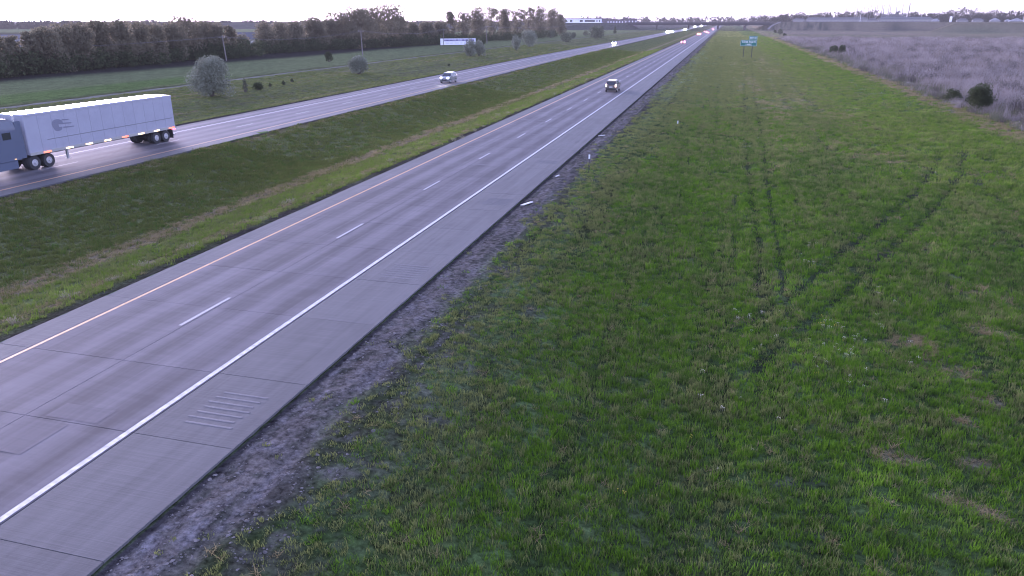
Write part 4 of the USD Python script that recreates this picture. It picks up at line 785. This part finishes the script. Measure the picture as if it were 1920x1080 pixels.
for a in (.03, .2, .45, .7, .95): obj('post', box(Lb*a-.1, Lb*a+.1, .1, .3, -.4, zt-.2), WOOD, bb)
# power poles and their wires
tops = []
for i, (bx, by, tx, ty) in enumerate(((425, 114, 418.5, 66), (680, 104, 677, 55), (832.5, 84, 830, 53), (913, 82, 912, 48))):
    B = pixg(bx, by); zt = top_z(B, ty); pl = thing('power_pole', f'{("leftmost and nearest", "second", "third", "fourth")[i]} wooden power pole in the line before the tree row', 'pole', B, 0, 'wooden power poles before the tree row')
    ln = -(.5+.2*i) if i == 0 else -.1; H = zt-B[2]
    obj('pole', cyl([0, 0, -.5], [ln, 0, H], .19, 10, .13), WOOD, pl); obj('crossarm', box(ln-.9, ln+.9, -.07, .07, H-.75, H-.6), WOOD, pl)
    for s in (-.8, .8): obj('insulator', cyl([ln+s, 0, H-.6], [ln+s, 0, H-.4], .05, 8), SIGNW, pl)
    tops.append((V([B[0]+ln, B[1], B[2]+H]), H))
WIRE = simple('wire_grey', (.12, .12, .13), .5)
tops = [(V([-150, 60, 6.5]), 7.)]+tops+[(V([-88, 560, 9.]), 9.)]
for i, ((a, ha), (b, hb)) in enumerate(zip(tops[:-1], tops[1:])):
    for s, nm in ((-.8, 'left'), (.8, 'right')):
        t = np.linspace(0, 1, 15); q = a+(b-a)*t[:, None]; q[:, 2] += -.4-1.6*4*t*(1-t); q[:, 0] += s
        lab = ('power line running off the left edge of view', 'power line from the first to the second pole', 'power line from the second to the third pole', 'power line from the third to the fourth pole', 'power line beyond the fourth pole')[i]+f', {nm} wire'
        tag(obj('power_line', [cyl(q[j], q[j+1], .02, 4) for j in range(14)], WIRE), lab, 'wire', 'overhead power lines by the tree row')
# house half hidden behind the tree row
HS = simple('house_siding', (.24, .23, .22), .7, var=.1); ROOFG = simple('grey_shingles', (.075, .074, .08), .8, var=.2, scale=.8); ROOFP = simple('pale_metal_roof', (.2, .2, .21), .5, var=.1, scale=.4); ROOFD = simple('dark_shingles', (.06, .058, .065), .8, var=.2)
def house(name, label, loc, rot, L, D, wall, roofh, roofm, wallm=None, hip=.0, cat='house'):
    h = thing(name, label, cat, loc, rot); wm = wallm or HS
    obj('wall', box(-L/2, L/2, -D/2, D/2, -1.5, wall), wm, h)
    e = .5; v = [(-L/2-e, -D/2-e, wall), (L/2+e, -D/2-e, wall), (L/2+e, D/2+e, wall), (-L/2-e, D/2+e, wall), (-L/2-e+hip, 0, wall+roofh), (L/2+e-hip, 0, wall+roofh)]
    obj('roof', trimesh.convex.convex_hull(V(v)), roofm, h)
    n = max(2, int(L/5))
    for k_ in range(n):
        x = -L/2+(k_+.5)*L/n; w_ = obj('window', box(x-.75, x+.75, -D/2-.06, -D/2+.02, wall*.38, wall*.75), GLASS, h); obj('frame', frame(x-.85, x+.85, wall*.36, wall*.77, .1, -D/2-.06), SIGNW, w_)
    obj('door', box(L/2-1.6, L/2-.6, -D/2-.05, -D/2+.02, -1.5, wall*.75), BLACK, h)
    return h
def far_at(px, D): q = pix(px, 200.); d = (q-EYE)[:2]/np.linalg.norm((q-EYE)[:2]); B = EYE[:2]+d*D; return V([B[0], B[1], gz(*B)])
B = far_at(472, 330); house('house', 'pale house half hidden behind trees right of the nearest power pole', B, .2, 13, 8, 4.2, 2.6, ROOFG, simple('cream_siding', (.55, .53, .45), .7))
B = far_at(18, 420); house('house', 'low pale building seen through the thin trees at the left edge', B, .5, 24, 10, 3.6, 1.6, ROOFD)
# houses beyond the right embankment: (centre px, ridge py, eave py, width px, roof, label)
def rowhouse(px, ry, ey, wpx, roofm, lab, D=1290., hip=3., wallm=None, nm='house'):
    B = far_at(px, D); ze, zr = top_z(B, ey), top_z(B, ry); W = size_at(B, wpx); B[2] = max(B[2], 3.)
    return house(nm, lab, (B[0], B[1], B[2]), -.12, W, min(14, max(8, W*.5)), max(2.5, ze-B[2]), zr-ze, roofm, wallm, hip)
rowhouse(1546, 32.5, 36.5, 108, ROOFG, 'very long grey-roofed building on the right horizon', 1330, 4); rowhouse(1670, 31.5, 36, 90, ROOFG, 'long grey-roofed building left of the driving range pole', 1330, 4)
rowhouse(1611, 33.5, 38, 20, ROOFD, 'small dark-roofed house between the two long grey roofs', 1270, 6); rowhouse(1725, 35, 39, 12, ROOFP, 'small white-roofed house at the end of the long grey roof', 1270, 3)
rowhouse(1773, 34.5, 38, 18, ROOFG, 'low grey house right of the small white-roofed one', 1280, 4); rowhouse(1801, 34.5, 37.5, 18, ROOFG, 'second low grey house among the right horizon houses', 1290, 4); rowhouse(1832, 33.5, 38.5, 16, ROOFP, 'pale pyramid-roofed house near the grass mound', 1270, 6)
rowhouse(1871, 33.5, 39.5, 24, ROOFP, 'large pale hip-roofed house right of the mound crest', 1250, 9); rowhouse(1893, 27, 31, 17, ROOFG, 'upper grey-roofed house near the right edge', 1380, 6); rowhouse(1897, 31, 36, 13, ROOFP, 'lower pale-roofed house near the right edge', 1330, 5); rowhouse(1915, 27, 33, 14, ROOFG, 'grey-roofed house at the right edge of view', 1390, 5)
rowhouse(1478, 34.5, 37, 20, ROOFG, 'grey-roofed building right of the tall light pole', 1330, 3); rowhouse(1855, 36, 38.8, 8, ROOFP, 'tiny pale house between the pyramid roof and the hip roof', 1280, 3)
B = far_at(1752, 1270); tk = thing('silo', 'white upright tank among the right horizon houses', 'tank', B); z = top_z(B, 30.5)-B[2]; obj('tank', cyl([0, 0, -1], [0, 0, z-1], 1.6, 16), WHITEP, tk); obj('dome', cyl([0, 0, z-1], [0, 0, z], 1.6, 16, .5), WHITEP, tk)
car('car', 'tiny red-lit car on the embankment road at the right horizon', 'car', (*far_at(1633, 1185)[:2], gz(*far_at(1633, 1185)[:2])), 1.3, SUV, REDP, False, plate=False)
# driving-range net poles
NETM = usdkit.material(stage, '/World/Looks/range_net', {'t': ('transparent_bsdf', {'color': (1, 1, 1)}), 'd': ('diffuse_bsdf', {'color': (.35, .36, .38)}), 'm': ('mix_closure', {'fac': .13})}, [('t.BSDF', 'm.closure1'), ('d.BSDF', 'm.closure2')], surface='m.closure')
NP = [(1561, 14), (1576.5, 12), (1581, 12), (1589, 9.5), (1593, 9.5), (1601, 9), (1605, 9), (1613, 8.5), (1616, 8.5), (1625, 8), (1628, 8), (1637, 7.6), (1640, 7.6), (1651, 7.2), (1662, 7), (1674, 6)]
POLEG = simple('grey_tall_pole', (.10, .10, .105), .6)
nb = []
for i, (px, py) in enumerate(NP):
    B = far_at(px, 1340); z = top_z(B, py)-B[2]; nb.append((B, z)); last = i == len(NP)-1
    p_ = thing('net_pole', 'thick dark end pole of the driving range net' if last else f'{ORD[i]} tall thin net pole from the left at the driving range', 'pole', B, 0, 'tall net poles of the driving range')
    r = .75 if last else .45; obj('pole', cyl([0, 0, -1], [0, 0, z], r, 8, r*.8), DARKSTEEL if last else POLEG, p_); obj('cap', cyl([0, 0, z], [0, 0, z+.25], r, 8, r*.5), DARKSTEEL, p_)
for i in range(9, len(NP)-1):
    (a, za), (b, zb_) = nb[i], nb[i+1]; v = V([[*a[:2], a[2]+4], [*b[:2], b[2]+4], [*b[:2], b[2]+zb_-.5], [*a[:2], a[2]+za-.5]])
    tag(obj('range_net', trimesh.Trimesh(v, [[0, 1, 2], [0, 2, 3]], process=False), NETM), f'{ORD[i-9]} sheer net panel from the left hung between the tall range poles', 'net', 'net panels of the driving range')
# light poles and masts
for px, by, ty, D, r, lab, nm in ((1466, 36, 5, 1090, .32, 'tall light pole at the top of the right embankment path', 'light_pole'), (1588.5, 38, 24.5, 1200, .3, 'pale light pole before the long grey roof', 'light_pole'), (1729, 40, 11, 1220, .28, 'tall slim light pole beside the small white-roofed house', 'light_pole'), (1762, 36, 22, 1250, .25, 'short light pole right of the white tank', 'light_pole'), (1885, 39, 21, 1230, .3, 'pale light pole near the right edge', 'light_pole'), (1190, 42, 21, 1120, .28, 'tall mast left of the overpass', 'light_pole'), (1226, 42, 25, 1150, .22, 'shorter mast above the left end of the overpass', 'light_pole'), (1302, 41, 27, 1150, .2, 'thin pole above the middle of the overpass', 'light_pole')):
    B = far_at(px, D); z0 = B[2]; z = top_z(B, ty)-z0; p_ = thing(nm, lab, 'pole', B)
    obj('pole', cyl([0, 0, -1], [0, 0, z], r, 8, r*.55), POLEG if px not in (1588.5, 1885) else WHITEP, p_); obj('arm', [cyl([-1.2, 0, z-.2], [1.2, 0, z-.2], .1, 6)], POLEG, p_)
    for s in (-1.3, 1.3): obj('lamp', box(s-.4, s+.4, -.2, .2, z-.35, z-.15), POLEG, p_)
B = far_at(1904, 1500); cw = thing('tower', 'slim reddish tower head rising over the trees at far right', 'tower', B); z = top_z(B, 4)-B[2]
RT_ = simple('tower_red', (.32, .08, .08), .6); obj('mast', [cyl([dx_, dy_, -1], [dx_*.4, dy_*.4, z], .18, 5) for dx_, dy_ in ((1, 0), (-.5, .87), (-.5, -.87))], RT_, cw); obj('head', cyl([0, 0, z-9], [0, 0, z-2], 1.3, 10, 1.6), RT_, cw)

# ---------------------------------------------------------------- overpass, its slopes and the warehouse
DECK = simple('bridge_concrete', (.04, .037, .045), .8, var=.25, scale=.3); PARA = simple('parapet_concrete', (.05, .047, .056), .8, var=.2, scale=.3); GIRD = simple('weathered_girder', (.014, .012, .018), .7, var=.2)
A0, A1 = V([-110., 1043.]), V([67., 1077.]); dv = A1-A0; Lb = float(np.linalg.norm(dv)); rot = math.atan2(dv[1], dv[0])
ov = thing('overpass', 'long dark road bridge crossing the highway in the distance', 'bridge', (*A0, 0), rot, kind='structure')
obj('deck', box(-4, Lb+4, -6.5, 6.5, 7.2, 7.6), DECK, ov)
for y in (-6.5, 6.2): obj('parapet', box(-4, Lb+4, y, y+.3, 7.6, 8.7), PARA, ov)
for y in (-5.6, -2.8, 0, 2.8, 5.6): obj('girder', [box(-2, Lb+2, y-.25, y+.25, 5.2, 7.2)], GIRD, ov)
for f_ in (.0, .2, .43, .64, .83, 1.):
    x = Lb*f_
    p_ = obj('pier_cap', box(x-.8, x+.8, -6.2, 6.2, 4.2, 5.2), DECK, ov)
    for y in (-4.6, 0, 4.6): obj('column', cyl([x, y, -1.5], [x, y, 4.2], .55, 12), PARA, p_)
# pale strip of paving climbing the right embankment
q = [pixg(1440, 55), pixg(1452, 46), pixg(1463, 41.5)]; Q_ = np.vstack([q[0]+(q[1]-q[0])*t for t in np.linspace(0, 1, 8)]+[q[1]+(q[2]-q[1])*t for t in np.linspace(.1, 1, 8)])
zz = height(Q_[:, 0], Q_[:, 1])+.25; wd = 1.2
m = trimesh.Trimesh(np.vstack([np.c_[Q_[:, 0]-wd, Q_[:, 1], zz], np.c_[Q_[:, 0]+wd, Q_[:, 1], zz]]), np.vstack([np.c_[np.arange(15), np.arange(15)+16, np.arange(15)+17], np.c_[np.arange(15), np.arange(15)+17, np.arange(15)+1]]), process=False)
tag(obj('path', m, simple('path_concrete', (.24, .22, .23), .8)), 'pale path climbing the right embankment of the overpass', kind='structure')
WH = simple('warehouse_white', (.72, .72, .76), .5); WHD = simple('warehouse_dark', (.09, .07, .09), .6)
def rel(px, D=1120): return far_at(px, D)
a, b = rel(1054), rel(1122); d = b-a; L = float(np.hypot(*d[:2])); rot = math.atan2(d[1], d[0]); zb = top_z(a, 47)
wh = thing('warehouse', 'low white warehouse with dark windows left of the overpass', 'building', (a[0], a[1], zb), rot); zt = top_z(a, 35)-zb
obj('wall', box(0, L, 0, 22, -6, zt), WH, wh); obj('roof', box(-.8, L+9, -.8, 22.8, zt, zt+.7), WHD, wh); obj('canopy', box(-2, L+2, -3.5, -.02, zt*.14, zt*.36), WH, wh)
for a_, b_ in ((.03, .08), (.16, .22), (.42, .5), (.55, .82), (.86, .89), (.93, .96)): obj('window', box(L*a_, L*b_, -.12, -.01, zt*.5, zt*.78), GLASS, wh)
obj('side_wing', box(L, L+9, .5, 21, -6, zt), WHD, wh)
for k_, (p0, p1, ty, lab) in enumerate(((1131, 1163, 36.5, 'dark long shed with pale doors right of the white warehouse'), (1164, 1186, 35.5, 'dark building with pale panels nearest the overpass'))):
    a, b = rel(p0), rel(p1); d = b-a; L = float(np.hypot(*d[:2])); s_ = thing('shed', lab, 'building', (a[0], a[1], zb), math.atan2(d[1], d[0])); z = top_z(a, ty)-zb
    obj('wall', box(0, L, 0, 16, -6, z), WHD, s_); obj('roof', box(-.5, L+.5, -.5, 16.5, z, z+.5), ROOFD, s_)
    for f_ in np.linspace(.08, .9, 6 if k_ == 0 else 4): obj('door', box(L*f_-.6, L*f_+.6, -.1, -.01, .2, z*.7), WH, s_)

# ---------------------------------------------------------------- evening haze
HZ = usdkit.material(stage, '/World/Looks/evening_haze', {'v': ('principled_volume', {'color': (.86, .84, .80), 'density': .00007, 'anisotropy': .25})}, [], volume='v.volume')
if True:
    tag(obj('haze', box(-6300, 6300, -4300, 9300, -12, 75), HZ), 'thin lavender evening haze over the whole plain', kind='stuff')
